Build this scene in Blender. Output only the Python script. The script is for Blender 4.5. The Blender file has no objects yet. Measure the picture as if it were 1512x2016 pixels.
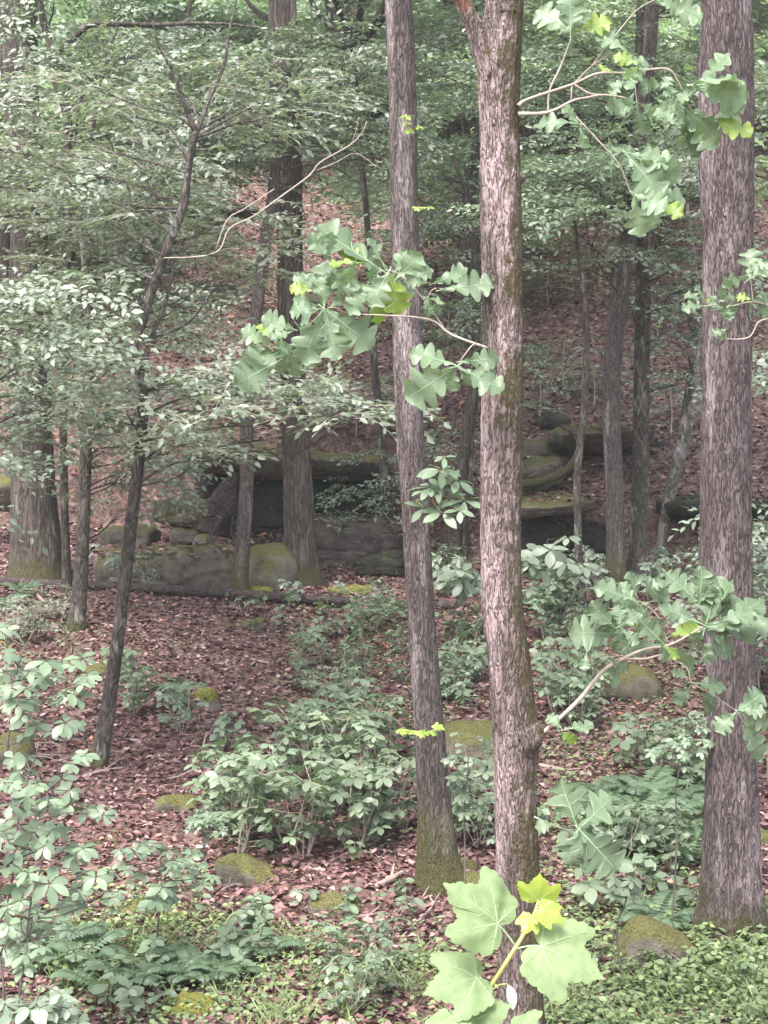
import bpy, math, zlib
import numpy as np
from math import radians, tan, sin, cos, pi

# ------------------------------------------------------------------ camera, sky, sun, exposure
S = bpy.context.scene
CAM = np.array([0.0, 0.0, 3.0]); FPX = 3102.0; PITCH = radians(-3.0)
cd = bpy.data.cameras.new("camera"); cam = bpy.data.objects.new("camera", cd)
S.collection.objects.link(cam); S.camera = cam
cam.location = CAM; cam.rotation_euler = (radians(90) + PITCH, 0, 0)
cd.sensor_fit = 'VERTICAL'; cd.angle = 2 * math.atan(1008 / FPX)
cd.clip_start = 0.05; cd.clip_end = 500
S.render.resolution_x = 768; S.render.resolution_y = 1024

SUN_EL, SUN_AZ = radians(62), radians(-150)      # azimuth measured from +Y towards +X
w = bpy.data.worlds.new("World"); S.world = w; w.use_nodes = True
nt = w.node_tree; nt.nodes.clear()
sky = nt.nodes.new('ShaderNodeTexSky'); sky.sky_type = 'NISHITA'; sky.sun_disc = False
sky.sun_elevation = SUN_EL; sky.sun_rotation = SUN_AZ
sky.air_density = 1.0; sky.dust_density = 4.0; sky.ozone_density = 0.6
bg = nt.nodes.new('ShaderNodeBackground'); bg.inputs[1].default_value = 0.13
out = nt.nodes.new('ShaderNodeOutputWorld')
hs = nt.nodes.new('ShaderNodeHueSaturation'); hs.inputs['Saturation'].default_value = .6
nt.links.new(sky.outputs[0], hs.inputs['Color']); nt.links.new(hs.outputs[0], bg.inputs[0]); nt.links.new(bg.outputs[0], out.inputs[0])
ld = bpy.data.lights.new("sun", 'SUN'); ld.energy = 1.5; ld.angle = radians(25); ld.color = (1.0, 0.965, 0.92)
lo = bpy.data.objects.new("sun", ld); S.collection.objects.link(lo)
lo.location = (-10, -10, 30)
from mathutils import Vector
sd = Vector((sin(SUN_AZ) * cos(SUN_EL), cos(SUN_AZ) * cos(SUN_EL), sin(SUN_EL)))
lo.rotation_euler = sd.to_track_quat('Z', 'Y').to_euler()
S.view_settings.view_transform = 'Standard'; S.view_settings.look = 'None'
S.view_settings.gamma = 1; S.view_settings.exposure = 2.28
S.cycles.max_bounces = 7; S.cycles.diffuse_bounces = 4; S.cycles.transmission_bounces = 4
S.cycles.use_adaptive_sampling = True

# ------------------------------------------------------------------ helpers
rng = np.random.default_rng(7)
def nrm(v):
    v = np.asarray(v, float); return v / np.maximum(np.linalg.norm(v, axis=-1, keepdims=True), 1e-9)
def hash3(i, j, k):
    n = (i * 374761393 + j * 668265263 + k * 2147483647 ^ 0x5bd1e995) & 0xffffffff
    n = ((n ^ (n >> 13)) * 1274126177) & 0xffffffff
    n = ((n ^ (n >> 16)) * 2246822519) & 0xffffffff
    return ((n ^ (n >> 15)) & 0xffff) / 65535.0
def vnoise(p):
    p = np.asarray(p, float); f = np.floor(p); i = f.astype(np.int64); u = p - f; u = u * u * (3 - 2 * u)
    r = 0
    for a in (0, 1):
        for b in (0, 1):
            for c in (0, 1):
                wgt = (u[..., 0] if a else 1 - u[..., 0]) * (u[..., 1] if b else 1 - u[..., 1]) * (u[..., 2] if c else 1 - u[..., 2])
                r = r + wgt * hash3(i[..., 0] + a, i[..., 1] + b, i[..., 2] + c)
    return r * 2 - 1
def fbm(p, o=3):
    p = np.asarray(p, float); s = 0; a = 1.0; t = 0
    for k in range(o):
        s = s + a * vnoise(p * 2.03 ** k + 17.3 * k); t += a; a *= 0.5
    return s / t
Fv = np.array([0, cos(PITCH), sin(PITCH)]); Uv = np.array([0, -sin(PITCH), cos(PITCH)])
def ray(px, py):
    return Fv + np.array([(px - 756) / FPX, 0, 0]) + Uv * (-(py - 1008) / FPX)
def P(px, py, Y):
    d = ray(px, py); return CAM + d * (Y / d[1])
def proj(p):
    q = np.asarray(p, float) - CAM; z = q @ Fv
    return 756 + FPX * q[0] / z, 1008 - FPX * (q @ Uv) / z
def sstep(a, b, x):
    t = np.clip((x - a) / (b - a), 0, 1); return t * t * (3 - 2 * t)
LY = [-20, 6, 8, 10, 13, 16, 19, 20.5, 22, 23.4, 24.6, 25.0, 27, 30, 70, 90]
LZ = [-.15, 0, .03, .1, .25, .6, 1.06, 1.02, 1.2, 1.33, 1.5, 2.85, 4.0, 5.9, 29, 38]
RY = [-20, 6, 8, 10, 13, 16, 19, 21.3, 21.8, 23.2, 23.8, 24.6, 27, 30, 70, 90]
RZ = [-.15, 0, .03, .1, .25, .6, 1.0, 1.12, 1.9, 2.4, 2.75, 3.05, 4.2, 5.9, 29, 38]
def H(x, y):
    x = np.asarray(x, float); y = np.asarray(y, float)
    k = sstep(0.7, 1.5, x)
    z = np.interp(y, LY, LZ) * (1 - k) + np.interp(y, RY, RZ) * k
    q = np.stack([x, y, np.zeros_like(x)], -1)
    z = z + 0.10 * fbm(q * 0.45, 3) * sstep(5, 9, y) + 0.035 * fbm(q * 1.9 + 5, 2)
    z = z + sstep(25, 32, y) * 0.7 * fbm(q * 0.16 + 3, 3)
    return z
def G(px, py):
    d = ray(px, py); ts = np.concatenate([np.arange(2, 30, .1), np.arange(30, 80, .4)]); pts = CAM + ts[:, None] * d
    below = pts[:, 2] < H(pts[:, 0], pts[:, 1])
    if not below.any(): return CAM + 60 * d
    i = int(np.argmax(below)); a, b = ts[max(i - 1, 0)], ts[i]
    for _ in range(12):
        m = (a + b) / 2; q = CAM + m * d
        if q[2] < H(q[0], q[1]): b = m
        else: a = m
    return CAM + b * d

ORG = {}
def mesh_data(name, V, polys, mats, smooth=True, matidx=None):
    me = bpy.data.meshes.new(name); V = np.ascontiguousarray(V, np.float32)
    me.vertices.add(len(V)); me.vertices.foreach_set('co', V.ravel())
    polys = [np.asarray(p, np.int32) for p in polys if len(p)]
    tot = np.concatenate([np.full(len(p), p.shape[1], np.int32) for p in polys])
    st = np.concatenate([[0], np.cumsum(tot)[:-1]]).astype(np.int32)
    idx = np.concatenate([p.ravel() for p in polys])
    me.loops.add(len(idx)); me.loops.foreach_set('vertex_index', idx)
    me.polygons.add(len(tot)); me.polygons.foreach_set('loop_start', st)
    me.polygons.foreach_set('use_smooth', np.full(len(tot), bool(smooth)))
    for m in (mats if isinstance(mats, (list, tuple)) else [mats]): me.materials.append(m)
    if matidx is not None: me.polygons.foreach_set('material_index', np.asarray(matidx, np.int32))
    me.update(calc_edges=True); me.validate()
    return me
def origin_of(o): return ORG.get(o.name, np.zeros(3)) if o is not None else np.zeros(3)
def add(name, V, polys, mats, parent=None, loc=None, smooth=True, matidx=None):
    """V in world coordinates. Under a parent the vertices are made relative to it."""
    base = origin_of(parent) if parent is not None else (np.zeros(3) if loc is None else np.asarray(loc, float))
    me = mesh_data(name, np.asarray(V) - base, polys, mats, smooth, matidx)
    o = bpy.data.objects.new(name, me); S.collection.objects.link(o)
    if parent is not None: o.parent = parent; ORG[o.name] = base
    else: o.location = base; ORG[o.name] = base
    return o
def root(name, loc):
    o = bpy.data.objects.new(name, None); o.empty_display_size = 0.1; S.collection.objects.link(o)
    o.location = loc; ORG[o.name] = np.array(loc, float); return o
def tag(o, label=None, cat=None, group=None, kind=None):
    if label: o['label'] = label
    if cat: o['category'] = cat
    if group: o['group'] = group
    if kind: o['kind'] = kind
    return o
def copy_tree(o, parent=None):
    c = o.copy(); S.collection.objects.link(c)
    if parent is not None: c.parent = parent
    for ch in list(o.children): copy_tree(ch, c)
    return c
def catmull(pts, step):
    """densify rows of numbers (first three are xyz)"""
    p = np.asarray(pts, float)
    if len(p) < 2: return p
    d = np.linalg.norm(np.diff(p[:, :3], axis=0), axis=1); n = np.maximum(1, np.ceil(d / step).astype(int))
    q = np.vstack([2 * p[0] - p[1], p, 2 * p[-1] - p[-2]]); res = []
    for i in range(len(p) - 1):
        a, b, c, e = q[i], q[i + 1], q[i + 2], q[i + 3]
        for t in np.arange(n[i]) / n[i]:
            res.append(0.5 * (2 * b + (c - a) * t + (2 * a - 5 * b + 4 * c - e) * t * t + (3 * b - a - 3 * c + e) * t ** 3))
    res.append(p[-1]); r = np.array(res)
    if r.shape[1] > 3: r[:, 3] = np.maximum(r[:, 3], p[:, 3].min() * 0.8)
    return r
def tube(pts, seg=8, step=0.1, ridge=0.0, rfreq=14, wob=0.0, cap=True, seed=0, flare=0.0):
    """pts rows (x,y,z,r) -> V, quads, tris"""
    r = catmull(pts, step); C = r[:, :3]; R = r[:, 3]
    T = nrm(np.gradient(C, axis=0)); ref = np.array([1.0, 0, 0]) if abs(T[:, 0]).mean() < 0.75 else np.array([0, 0, 1.0])
    A = nrm(np.cross(np.cross(T, ref), T)); B = np.cross(T, A)
    th = np.arange(seg) / seg * 2 * pi
    ct, stt = np.cos(th), np.sin(th)
    Rm = np.repeat(R[:, None], seg, 1)
    if flare:
        L0 = np.concatenate([[0], np.cumsum(np.linalg.norm(np.diff(C, axis=0), axis=1))])
        Rm = Rm * (1 + flare * np.exp(-L0 / .22)[:, None] * (.35 + .65 * np.abs(np.cos(2.5 * th + seed))[None, :] ** 2))
    if wob or ridge:
        L = np.concatenate([[0], np.cumsum(np.linalg.norm(np.diff(C, axis=0), axis=1))])
        q = np.stack([np.tile(ct, (len(L), 1)), np.tile(stt, (len(L), 1)), np.repeat(L[:, None], seg, 1)], -1)
        if wob: Rm = Rm * (1 + wob * fbm(q * [1.3, 1.3, 3.0 * .6] + seed, 2))
        if ridge:
            nz = vnoise(q * [rfreq * .45, rfreq * .45, 9] + seed * 3) ; n2 = vnoise(q * [rfreq, rfreq, 24] + seed)
            Rm = Rm + ridge * (1 - np.abs(nz) * 2.2) * .6 + ridge * .5 * n2
    V = C[:, None, :] + Rm[..., None] * (ct[None, :, None] * A[:, None, :] + stt[None, :, None] * B[:, None, :])
    n = len(C); i = np.arange(n - 1)[:, None] * seg; j = np.arange(seg)[None, :]; jn = (j + 1) % seg
    Q = np.stack([i + j, i + jn, i + seg + jn, i + seg + j], -1).reshape(-1, 4)
    V = V.reshape(-1, 3); T3 = np.zeros((0, 3), int)
    if cap:
        V = np.vstack([V, C[0], C[-1]]); b = n * seg
        jj = np.arange(seg); jn = (jj + 1) % seg
        T3 = np.vstack([np.stack([np.full(seg, b), jn, jj], -1), np.stack([np.full(seg, b + 1), (n - 1) * seg + jj, (n - 1) * seg + jn], -1)])
    return V, Q, T3
class Bag:
    """collects geometry for one mesh"""
    def __init__(s): s.V = []; s.P = {}; s.n = 0
    def put(s, V, *polys, m=0):
        for p in polys:
            p = np.asarray(p, np.int64)
            if len(p): s.P.setdefault((p.shape[1], m), []).append(p + s.n)
        s.V.append(V); s.n += len(V); return s
    def tube(s, pts, seg=6, step=.1, m=0, **k): return s.put(*tube(pts, seg, step, **k), m=m)
    def arrays(s):
        V = np.vstack(s.V); ps, mi = [], []
        for (k, m), l in s.P.items():
            q = np.vstack(l); ps.append(q); mi.append(np.full(len(q), m))
        return V, ps, np.concatenate(mi)
    def build(s, name, mats, parent=None, loc=None, smooth=True):
        V, ps, mi = s.arrays(); return add(name, V, ps, mats, parent, loc, smooth, mi)

# ------------------------------------------------------------------ materials
def newmat(name):
    m = bpy.data.materials.new(name); m.use_nodes = True; t = m.node_tree; t.nodes.clear()
    return m, t, t.nodes, t.links
def nd(t, typ, **kw):
    n = t.nodes.new(typ)
    for k, v in kw.items():
        if k in n.inputs: n.inputs[k].default_value = v
        else: setattr(n, k, v)
    return n
def ramp(t, stops, interp='LINEAR'):
    n = t.nodes.new('ShaderNodeValToRGB'); n.color_ramp.interpolation = interp; e = n.color_ramp.elements
    e[0].position, e[0].color = stops[0][0], (*stops[0][1], 1)
    e[1].position, e[1].color = stops[-1][0], (*stops[-1][1], 1)
    for p, c in stops[1:-1]:
        k = e.new(p); k.color = (*c, 1)
    return n
def mixc(t, fac, a, b, mode='MIX'):
    n = t.nodes.new('ShaderNodeMix'); n.data_type = 'RGBA'; n.blend_type = mode
    for s, v in ((0, fac), (6, a), (7, b)):
        if hasattr(v, 'links'): t.links.new(v, n.inputs[s])
        else: n.inputs[s].default_value = v if s == 0 else ((*v, 1) if len(v) == 3 else v)
    return n.outputs[2]
def math2(t, op, a, b=0.5):
    n = t.nodes.new('ShaderNodeMath'); n.operation = op
    for s, v in ((0, a), (1, b)):
        if hasattr(v, 'links'): t.links.new(v, n.inputs[s])
        else: n.inputs[s].default_value = v
    return n.outputs[0]
def maprange(t, v, a, b, c=0, d=1):
    n = t.nodes.new('ShaderNodeMapRange'); t.links.new(v, n.inputs[0])
    for i, x in enumerate((a, b, c, d)): n.inputs[i + 1].default_value = x
    return n.outputs[0]

def leaf_mat(name, cols, trans=0.3, rough=0.42, spec=0.45, spots=0.0, tcol=None):
    m, t, N, L = newmat(name)
    geo = nd(t, 'ShaderNodeNewGeometry'); oi = nd(t, 'ShaderNodeObjectInfo')
    rp = ramp(t, cols); L.new(geo.outputs['Random Per Island'], rp.inputs[0])
    hsv = nd(t, 'ShaderNodeHueSaturation'); L.new(rp.outputs[0], hsv.inputs['Color'])
    L.new(maprange(t, oi.outputs['Random'], 0, 1, 0.8, 1.25), hsv.inputs['Value'])
    tc = nd(t, 'ShaderNodeTexCoord'); nz = nd(t, 'ShaderNodeTexNoise', Scale=60.0, Detail=2.0); L.new(tc.outputs['Object'], nz.inputs['Vector'])
    col = mixc(t, math2(t, 'MULTIPLY', nz.outputs[0], 0.25 + spots), hsv.outputs[0], tuple(c * 0.55 for c in cols[0][1]))
    p = nd(t, 'ShaderNodeBsdfPrincipled', Roughness=rough); p.inputs['Specular IOR Level'].default_value = spec
    L.new(col, p.inputs['Base Color'])
    tr = nd(t, 'ShaderNodeBsdfTranslucent')
    L.new(mixc(t, 1.0, col, tcol or (1.15, 1.4, 0.75), 'MULTIPLY'), tr.inputs[0])
    mx = nd(t, 'ShaderNodeMixShader'); mx.inputs[0].default_value = trans
    L.new(p.outputs[0], mx.inputs[1]); L.new(tr.outputs[0], mx.inputs[2])
    o = nd(t, 'ShaderNodeOutputMaterial'); L.new(mx.outputs[0], o.inputs[0]); return m
def bark_mat(name, dark, light, lichen=(.5, .42, .42), lich=0.3, moss=0.0, side=(1, 0, 0), basemoss=0.25, scale=26, stretch=.2, mosscol=(.066, .062, .024)):
    m, t, N, L = newmat(name); tc = nd(t, 'ShaderNodeTexCoord')
    mp = nd(t, 'ShaderNodeMapping'); mp.inputs['Scale'].default_value = (1, 1, stretch); L.new(tc.outputs['Object'], mp.inputs[0])
    n0 = nd(t, 'ShaderNodeTexNoise', Scale=scale * .45, Detail=4.0, Roughness=.65); L.new(mp.outputs[0], n0.inputs['Vector'])
    ad = t.nodes.new('ShaderNodeVectorMath'); ad.operation = 'MULTIPLY_ADD'; ad.inputs[1].default_value = (2.2 / scale,) * 3
    L.new(n0.outputs['Color'], ad.inputs[0]); L.new(mp.outputs[0], ad.inputs[2])
    vo = nd(t, 'ShaderNodeTexVoronoi', Scale=scale); vo.feature = 'DISTANCE_TO_EDGE'; L.new(ad.outputs[0], vo.inputs['Vector'])
    nf = nd(t, 'ShaderNodeTexNoise', Scale=scale * 1.6, Detail=6.0, Roughness=.7); L.new(mp.outputs[0], nf.inputs['Vector'])
    nr = nd(t, 'ShaderNodeTexNoise', Scale=scale * .42, Detail=2.5, Roughness=.6, Distortion=.6); L.new(mp.outputs[0], nr.inputs['Vector'])
    fur = maprange(t, math2(t, 'ABSOLUTE', math2(t, 'SUBTRACT', nr.outputs[0], .5)), 0, .10)
    h = math2(t, 'ADD', math2(t, 'ADD', math2(t, 'MULTIPLY', maprange(t, vo.outputs['Distance'], 0, .4), .28), math2(t, 'MULTIPLY', fur, .50)), math2(t, 'MULTIPLY', nf.outputs[0], .92))
    rp = ramp(t, [(.40, tuple(c * .8 for c in dark)), (.66, tuple((a + b) / 2 for a, b in zip(dark, light))), (.92, light)])
    L.new(math2(t, 'MULTIPLY', h, .72), rp.inputs[0])
    nb = nd(t, 'ShaderNodeTexNoise', Scale=3.2, Detail=4.0, Roughness=.62); L.new(tc.outputs['Object'], nb.inputs['Vector'])
    vary = mixc(t, maprange(t, nb.outputs[0], .35, .7, 0, .55), rp.outputs[0], tuple(c * .75 for c in dark))
    nl = nd(t, 'ShaderNodeTexNoise', Scale=6.0, Detail=7.0, Roughness=.62); L.new(mp.outputs[0], nl.inputs['Vector'])
    lm = math2(t, 'MULTIPLY', maprange(t, nl.outputs[0], .62 - lich * .17, .72 - lich * .14), maprange(t, h, .45, 1.0))
    c1 = mixc(t, math2(t, 'MULTIPLY', lm, min(1, .35 + lich)), vary, lichen)
    # moss: on one side and at the foot
    geo = nd(t, 'ShaderNodeNewGeometry'); vt = nd(t, 'ShaderNodeVectorTransform'); vt.vector_type = 'NORMAL'; vt.convert_from = 'WORLD'; vt.convert_to = 'OBJECT'
    L.new(geo.outputs['Normal'], vt.inputs[0])
    dp = t.nodes.new('ShaderNodeVectorMath'); dp.operation = 'DOT_PRODUCT'; L.new(vt.outputs[0], dp.inputs[0]); dp.inputs[1].default_value = tuple(nrm(side))
    nm = nd(t, 'ShaderNodeTexNoise', Scale=5.0, Detail=7.0, Roughness=.75); L.new(tc.outputs['Object'], nm.inputs['Vector'])
    a = math2(t, 'ADD', math2(t, 'MULTIPLY', dp.outputs['Value'], .22), math2(t, 'MULTIPLY', nm.outputs[0], 1.5))
    mk = maprange(t, a, 1.22 - moss * .55, 1.34 - moss * .55)
    sx = nd(t, 'ShaderNodeSeparateXYZ'); L.new(tc.outputs['Object'], sx.inputs[0])
    bz = math2(t, 'ADD', sx.outputs[2], math2(t, 'MULTIPLY', math2(t, 'SUBTRACT', nm.outputs[0], .5), -1.1))
    mk2 = maprange(t, bz, basemoss * 1.2, basemoss * .45) if basemoss > 0 else None
    allm = math2(t, 'MAXIMUM', mk, mk2) if mk2 is not None else mk
    mn = nd(t, 'ShaderNodeTexNoise', Scale=90.0, Detail=3.0); L.new(tc.outputs['Object'], mn.inputs['Vector'])
    mc = ramp(t, [(.3, tuple(c * .45 for c in mosscol)), (.7, tuple(c * 1.7 for c in mosscol))]); L.new(mn.outputs[0], mc.inputs[0])
    col = mixc(t, math2(t, 'MULTIPLY', allm, .85), c1, mc.outputs[0])
    bp = nd(t, 'ShaderNodeBump', Strength=1.0, Distance=.022); L.new(h, bp.inputs['Height'])
    p = nd(t, 'ShaderNodeBsdfPrincipled', Roughness=.88); p.inputs['Specular IOR Level'].default_value = .25
    L.new(col, p.inputs['Base Color']); L.new(bp.outputs[0], p.inputs['Normal'])
    o = nd(t, 'ShaderNodeOutputMaterial'); L.new(p.outputs[0], o.inputs[0]); return m
def ground_mat():
    m, t, N, L = newmat('forest_floor'); tc = nd(t, 'ShaderNodeTexCoord')
    v = nd(t, 'ShaderNodeTexVoronoi', Scale=17.0, Randomness=1.0); L.new(tc.outputs['Object'], v.inputs['Vector'])
    v2 = nd(t, 'ShaderNodeTexVoronoi', Scale=33.0); L.new(tc.outputs['Object'], v2.inputs['Vector'])
    sep = nd(t, 'ShaderNodeSeparateColor'); L.new(v.outputs['Color'], sep.inputs[0])
    rp = ramp(t, [(0, (.045, .024, .02)), (.4, (.10, .058, .048)), (.75, (.17, .105, .088)), (1, (.24, .17, .145))]); L.new(sep.outputs[0], rp.inputs[0])
    sp2 = nd(t, 'ShaderNodeSeparateColor'); L.new(v2.outputs['Color'], sp2.inputs[0])
    rp2 = ramp(t, [(0, (.03, .018, .015)), (1, (.15, .085, .07))]); L.new(sp2.outputs[1], rp2.inputs[0])
    n = nd(t, 'ShaderNodeTexNoise', Scale=4.0, Detail=5.0); L.new(tc.outputs['Object'], n.inputs['Vector'])
    c = mixc(t, maprange(t, n.outputs[0], .35, .65), rp.outputs[0], rp2.outputs[0])
    n3 = nd(t, 'ShaderNodeTexNoise', Scale=.9, Detail=6.0, Roughness=.65); L.new(tc.outputs['Object'], n3.inputs['Vector'])
    c2 = mixc(t, maprange(t, n3.outputs[0], .60, .66, 0, .75), c, (.075, .075, .022))
    bp = nd(t, 'ShaderNodeBump', Strength=.8, Distance=.02); L.new(v.outputs['Distance'], bp.inputs['Height'])
    p = nd(t, 'ShaderNodeBsdfPrincipled', Roughness=.9); L.new(c2, p.inputs['Base Color']); L.new(bp.outputs[0], p.inputs['Normal'])
    o = nd(t, 'ShaderNodeOutputMaterial'); L.new(p.outputs[0], o.inputs[0]); return m
def rock_mat(name, c0, c1, moss=.5, mosscol=(.082, .078, .026), strata=0.0):
    m, t, N, L = newmat(name); tc = nd(t, 'ShaderNodeTexCoord')
    n = nd(t, 'ShaderNodeTexNoise', Scale=5.0, Detail=8.0, Roughness=.68); L.new(tc.outputs['Object'], n.inputs['Vector'])
    rp = ramp(t, [(.32, c0), (.5, tuple((a + b) / 2 for a, b in zip(c0, c1))), (.72, c1)]); L.new(n.outputs[0], rp.inputs[0])
    nl = nd(t, 'ShaderNodeTexNoise', Scale=14.0, Detail=5.0, Roughness=.7); L.new(tc.outputs['Object'], nl.inputs['Vector'])
    c = mixc(t, maprange(t, nl.outputs[0], .62, .70, 0, .6), rp.outputs[0], (.30, .32, .25))
    geo = nd(t, 'ShaderNodeNewGeometry'); sx = nd(t, 'ShaderNodeSeparateXYZ'); L.new(geo.outputs['Normal'], sx.inputs[0])
    nm = nd(t, 'ShaderNodeTexNoise', Scale=3.5, Detail=7.0, Roughness=.7); L.new(tc.outputs['Object'], nm.inputs['Vector'])
    a = math2(t, 'ADD', math2(t, 'MULTIPLY', sx.outputs[2], .45), math2(t, 'MULTIPLY', nm.outputs[0], 1.3))
    mk = maprange(t, a, 1.25 - moss * .8, 1.40 - moss * .8)
    mn = nd(t, 'ShaderNodeTexNoise', Scale=70.0, Detail=4.0); L.new(tc.outputs['Object'], mn.inputs['Vector'])
    mc = ramp(t, [(.3, tuple(x * .4 for x in mosscol)), (.72, tuple(x * 1.9 for x in mosscol))]); L.new(mn.outputs[0], mc.inputs[0])
    col = mixc(t, math2(t, 'MULTIPLY', mk, .92), c, mc.outputs[0])
    hh = math2(t, 'ADD', n.outputs[0], math2(t, 'MULTIPLY', mn.outputs[0], .5))
    bp = nd(t, 'ShaderNodeBump', Strength=.9, Distance=.03); L.new(hh, bp.inputs['Height'])
    p = nd(t, 'ShaderNodeBsdfPrincipled', Roughness=.92); p.inputs['Specular IOR Level'].default_value = .2
    L.new(col, p.inputs['Base Color']); L.new(bp.outputs[0], p.inputs['Normal'])
    o = nd(t, 'ShaderNodeOutputMaterial'); L.new(p.outputs[0], o.inputs[0]); return m
def plain(name, c, rough=.8, c2=None):
    m, t, N, L = newmat(name); tc = nd(t, 'ShaderNodeTexCoord')
    n = nd(t, 'ShaderNodeTexNoise', Scale=30.0, Detail=4.0); L.new(tc.outputs['Object'], n.inputs['Vector'])
    rp = ramp(t, [(.3, c), (.7, c2 or tuple(x * 1.6 for x in c))]); L.new(n.outputs[0], rp.inputs[0])
    p = nd(t, 'ShaderNodeBsdfPrincipled', Roughness=rough); L.new(rp.outputs[0], p.inputs['Base Color'])
    p.inputs['Specular IOR Level'].default_value = .3
    o = nd(t, 'ShaderNodeOutputMaterial'); L.new(p.outputs[0], o.inputs[0]); return m

M = {}
M['ground'] = ground_mat()
M['litter'] = leaf_mat('dead_leaves', [(0, (.045, .019, .020)), (.3, (.115, .054, .055)), (.62, (.195, .104, .103)), (.88, (.31, .192, .185)), (.975, (.46, .34, .32)), (1, (.5, .2, .1))], trans=.08, rough=.75, spec=.25, tcol=(1.1, .8, .6))
M['leaf'] = leaf_mat('understory_leaves', [(0, (.12, .15, .11)), (.5, (.20, .24, .18)), (1, (.32, .37, .295))], trans=.28, rough=.42, spec=.5)
M['leaf_pale'] = leaf_mat('pale_leaves', [(0, (.16, .21, .15)), (.5, (.23, .29, .21)), (1, (.33, .40, .31))], trans=.3)
M['leaf_far'] = leaf_mat('hillside_leaves', [(0, (.17, .21, .15)), (.5, (.27, .325, .23)), (1, (.43, .49, .38))], trans=.35)  # lightened: sunlit brightness of the upper foliage put into the leaf colour
M['leaf_seed'] = leaf_mat('seedling_leaves', [(0, (.105, .145, .09)), (.5, (.155, .20, .13)), (1, (.22, .275, .185))], trans=.25)
M['leaf_near'] = leaf_mat('broad_leaves', [(0, (.10, .145, .09)), (.5, (.15, .205, .13)), (1, (.22, .28, .19))], trans=.25, rough=.4)
M['oak'] = leaf_mat('oak_leaves', [(0, (.13, .19, .11)), (.5, (.19, .265, .16)), (1, (.26, .345, .22))], trans=.32, rough=.42, spec=.4, spots=.35)
M['oak_y'] = leaf_mat('young_oak_leaves', [(0, (.20, .30, .06)), (1, (.32, .42, .10))], trans=.4)
M['maple'] = leaf_mat('large_lobed_leaves', [(0, (.23, .31, .155)), (1, (.27, .36, .185))], trans=.36, rough=.55, spec=.25, spots=.7)
M['maple_y'] = leaf_mat('young_lobed_leaves', [(0, (.36, .44, .08)), (1, (.44, .52, .12))], trans=.4)
M['vein'] = plain('leaf_veins', (.25, .36, .20), .6)
M['vein_dim'] = plain('oak_leaf_veins', (.21, .29, .18), .6)
M['white_leaf'] = plain('silvery_underside', (.36, .42, .38), .6)
M['stem_g'] = plain('green_stem', (.36, .36, .12), .6)
M['twig'] = plain('pale_twig_bark', (.27, .225, .19), .8)
M['twig_d'] = plain('dark_twig_bark', (.07, .06, .05), .85)
M['stick'] = plain('dead_stick_bark', (.20, .15, .13), .85)
M['cover'] = leaf_mat('creeping_plant_leaves', [(0, (.10, .14, .07)), (.4, (.165, .215, .105)), (.8, (.21, .27, .12)), (1, (.29, .35, .14))], trans=.25)
M['grass'] = leaf_mat('grass_blades', [(0, (.09, .13, .045)), (1, (.18, .23, .09))], trans=.25)
M['fern'] = leaf_mat('fern_fronds', [(0, (.085, .13, .075)), (1, (.13, .185, .11))], trans=.25)
M['bark_a'] = bark_mat('mossy_scaly_bark', (.08, .06, .048), (.38, .30, .28), lich=.9, lichen=(.52, .40, .40), moss=.80, side=(1, -.1, 0), basemoss=0, scale=105, stretch=.24, mosscol=(.082, .07, .03))
M['bark_b'] = bark_mat('grey_furrowed_bark', (.07, .054, .05), (.30, .245, .235), lich=.5, moss=.05, mosscol=(.085, .08, .025), basemoss=.55, scale=135, stretch=.15)
M['bark_c'] = bark_mat('mauve_furrowed_bark', (.078, .056, .056), (.33, .265, .26), lich=.5, moss=.1, basemoss=.30, scale=120, stretch=.15)
M['bark_d'] = bark_mat('brown_bark', (.05, .04, .033), (.17, .135, .12), lich=.1, moss=.15, basemoss=.35, scale=42, stretch=.12)
M['bark_s'] = bark_mat('dark_sapling_bark', (.05, .043, .036), (.15, .125, .11), lich=.45, lichen=(.34, .33, .3), moss=.2, basemoss=.1, scale=30, stretch=.35)
M['bark_p'] = bark_mat('pale_smooth_bark', (.10, .09, .08), (.30, .27, .25), lich=.6, moss=.15, basemoss=.1, scale=12, stretch=.6)
M['log'] = bark_mat('weathered_log', (.05, .036, .034), (.17, .125, .12), lich=.1, moss=.05, basemoss=0, scale=60, stretch=.9)
M['log_moss'] = bark_mat('mossy_log', (.05, .04, .03), (.26, .2, .16), lich=.2, moss=.75, side=(0, -.3, 1), basemoss=0, scale=12, stretch=1)
M['wood'] = bark_mat('torn_wood', (.15, .07, .045), (.42, .25, .2), lich=.1, moss=0, basemoss=0, scale=30, stretch=.1)
M['rock'] = rock_mat('sandstone', (.06, .05, .042), (.20, .17, .14), .45)
M['rock_dark_shade'] = rock_mat('dark_shade_sandstone', (.014, .013, .011), (.05, .046, .036), .22)  # near-black sandstone copy; shade of hollows and gaps put into its colour
M['rock_moss'] = rock_mat('mossy_stone', (.06, .055, .04), (.19, .165, .13), .62)
M['rock_mud'] = rock_mat('muddy_stone', (.055, .042, .04), (.15, .115, .105), .12)
M['moss_bright'] = rock_mat('bright_moss', (.07, .07, .03), (.15, .14, .06), 1.2, (.12, .118, .028))

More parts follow.
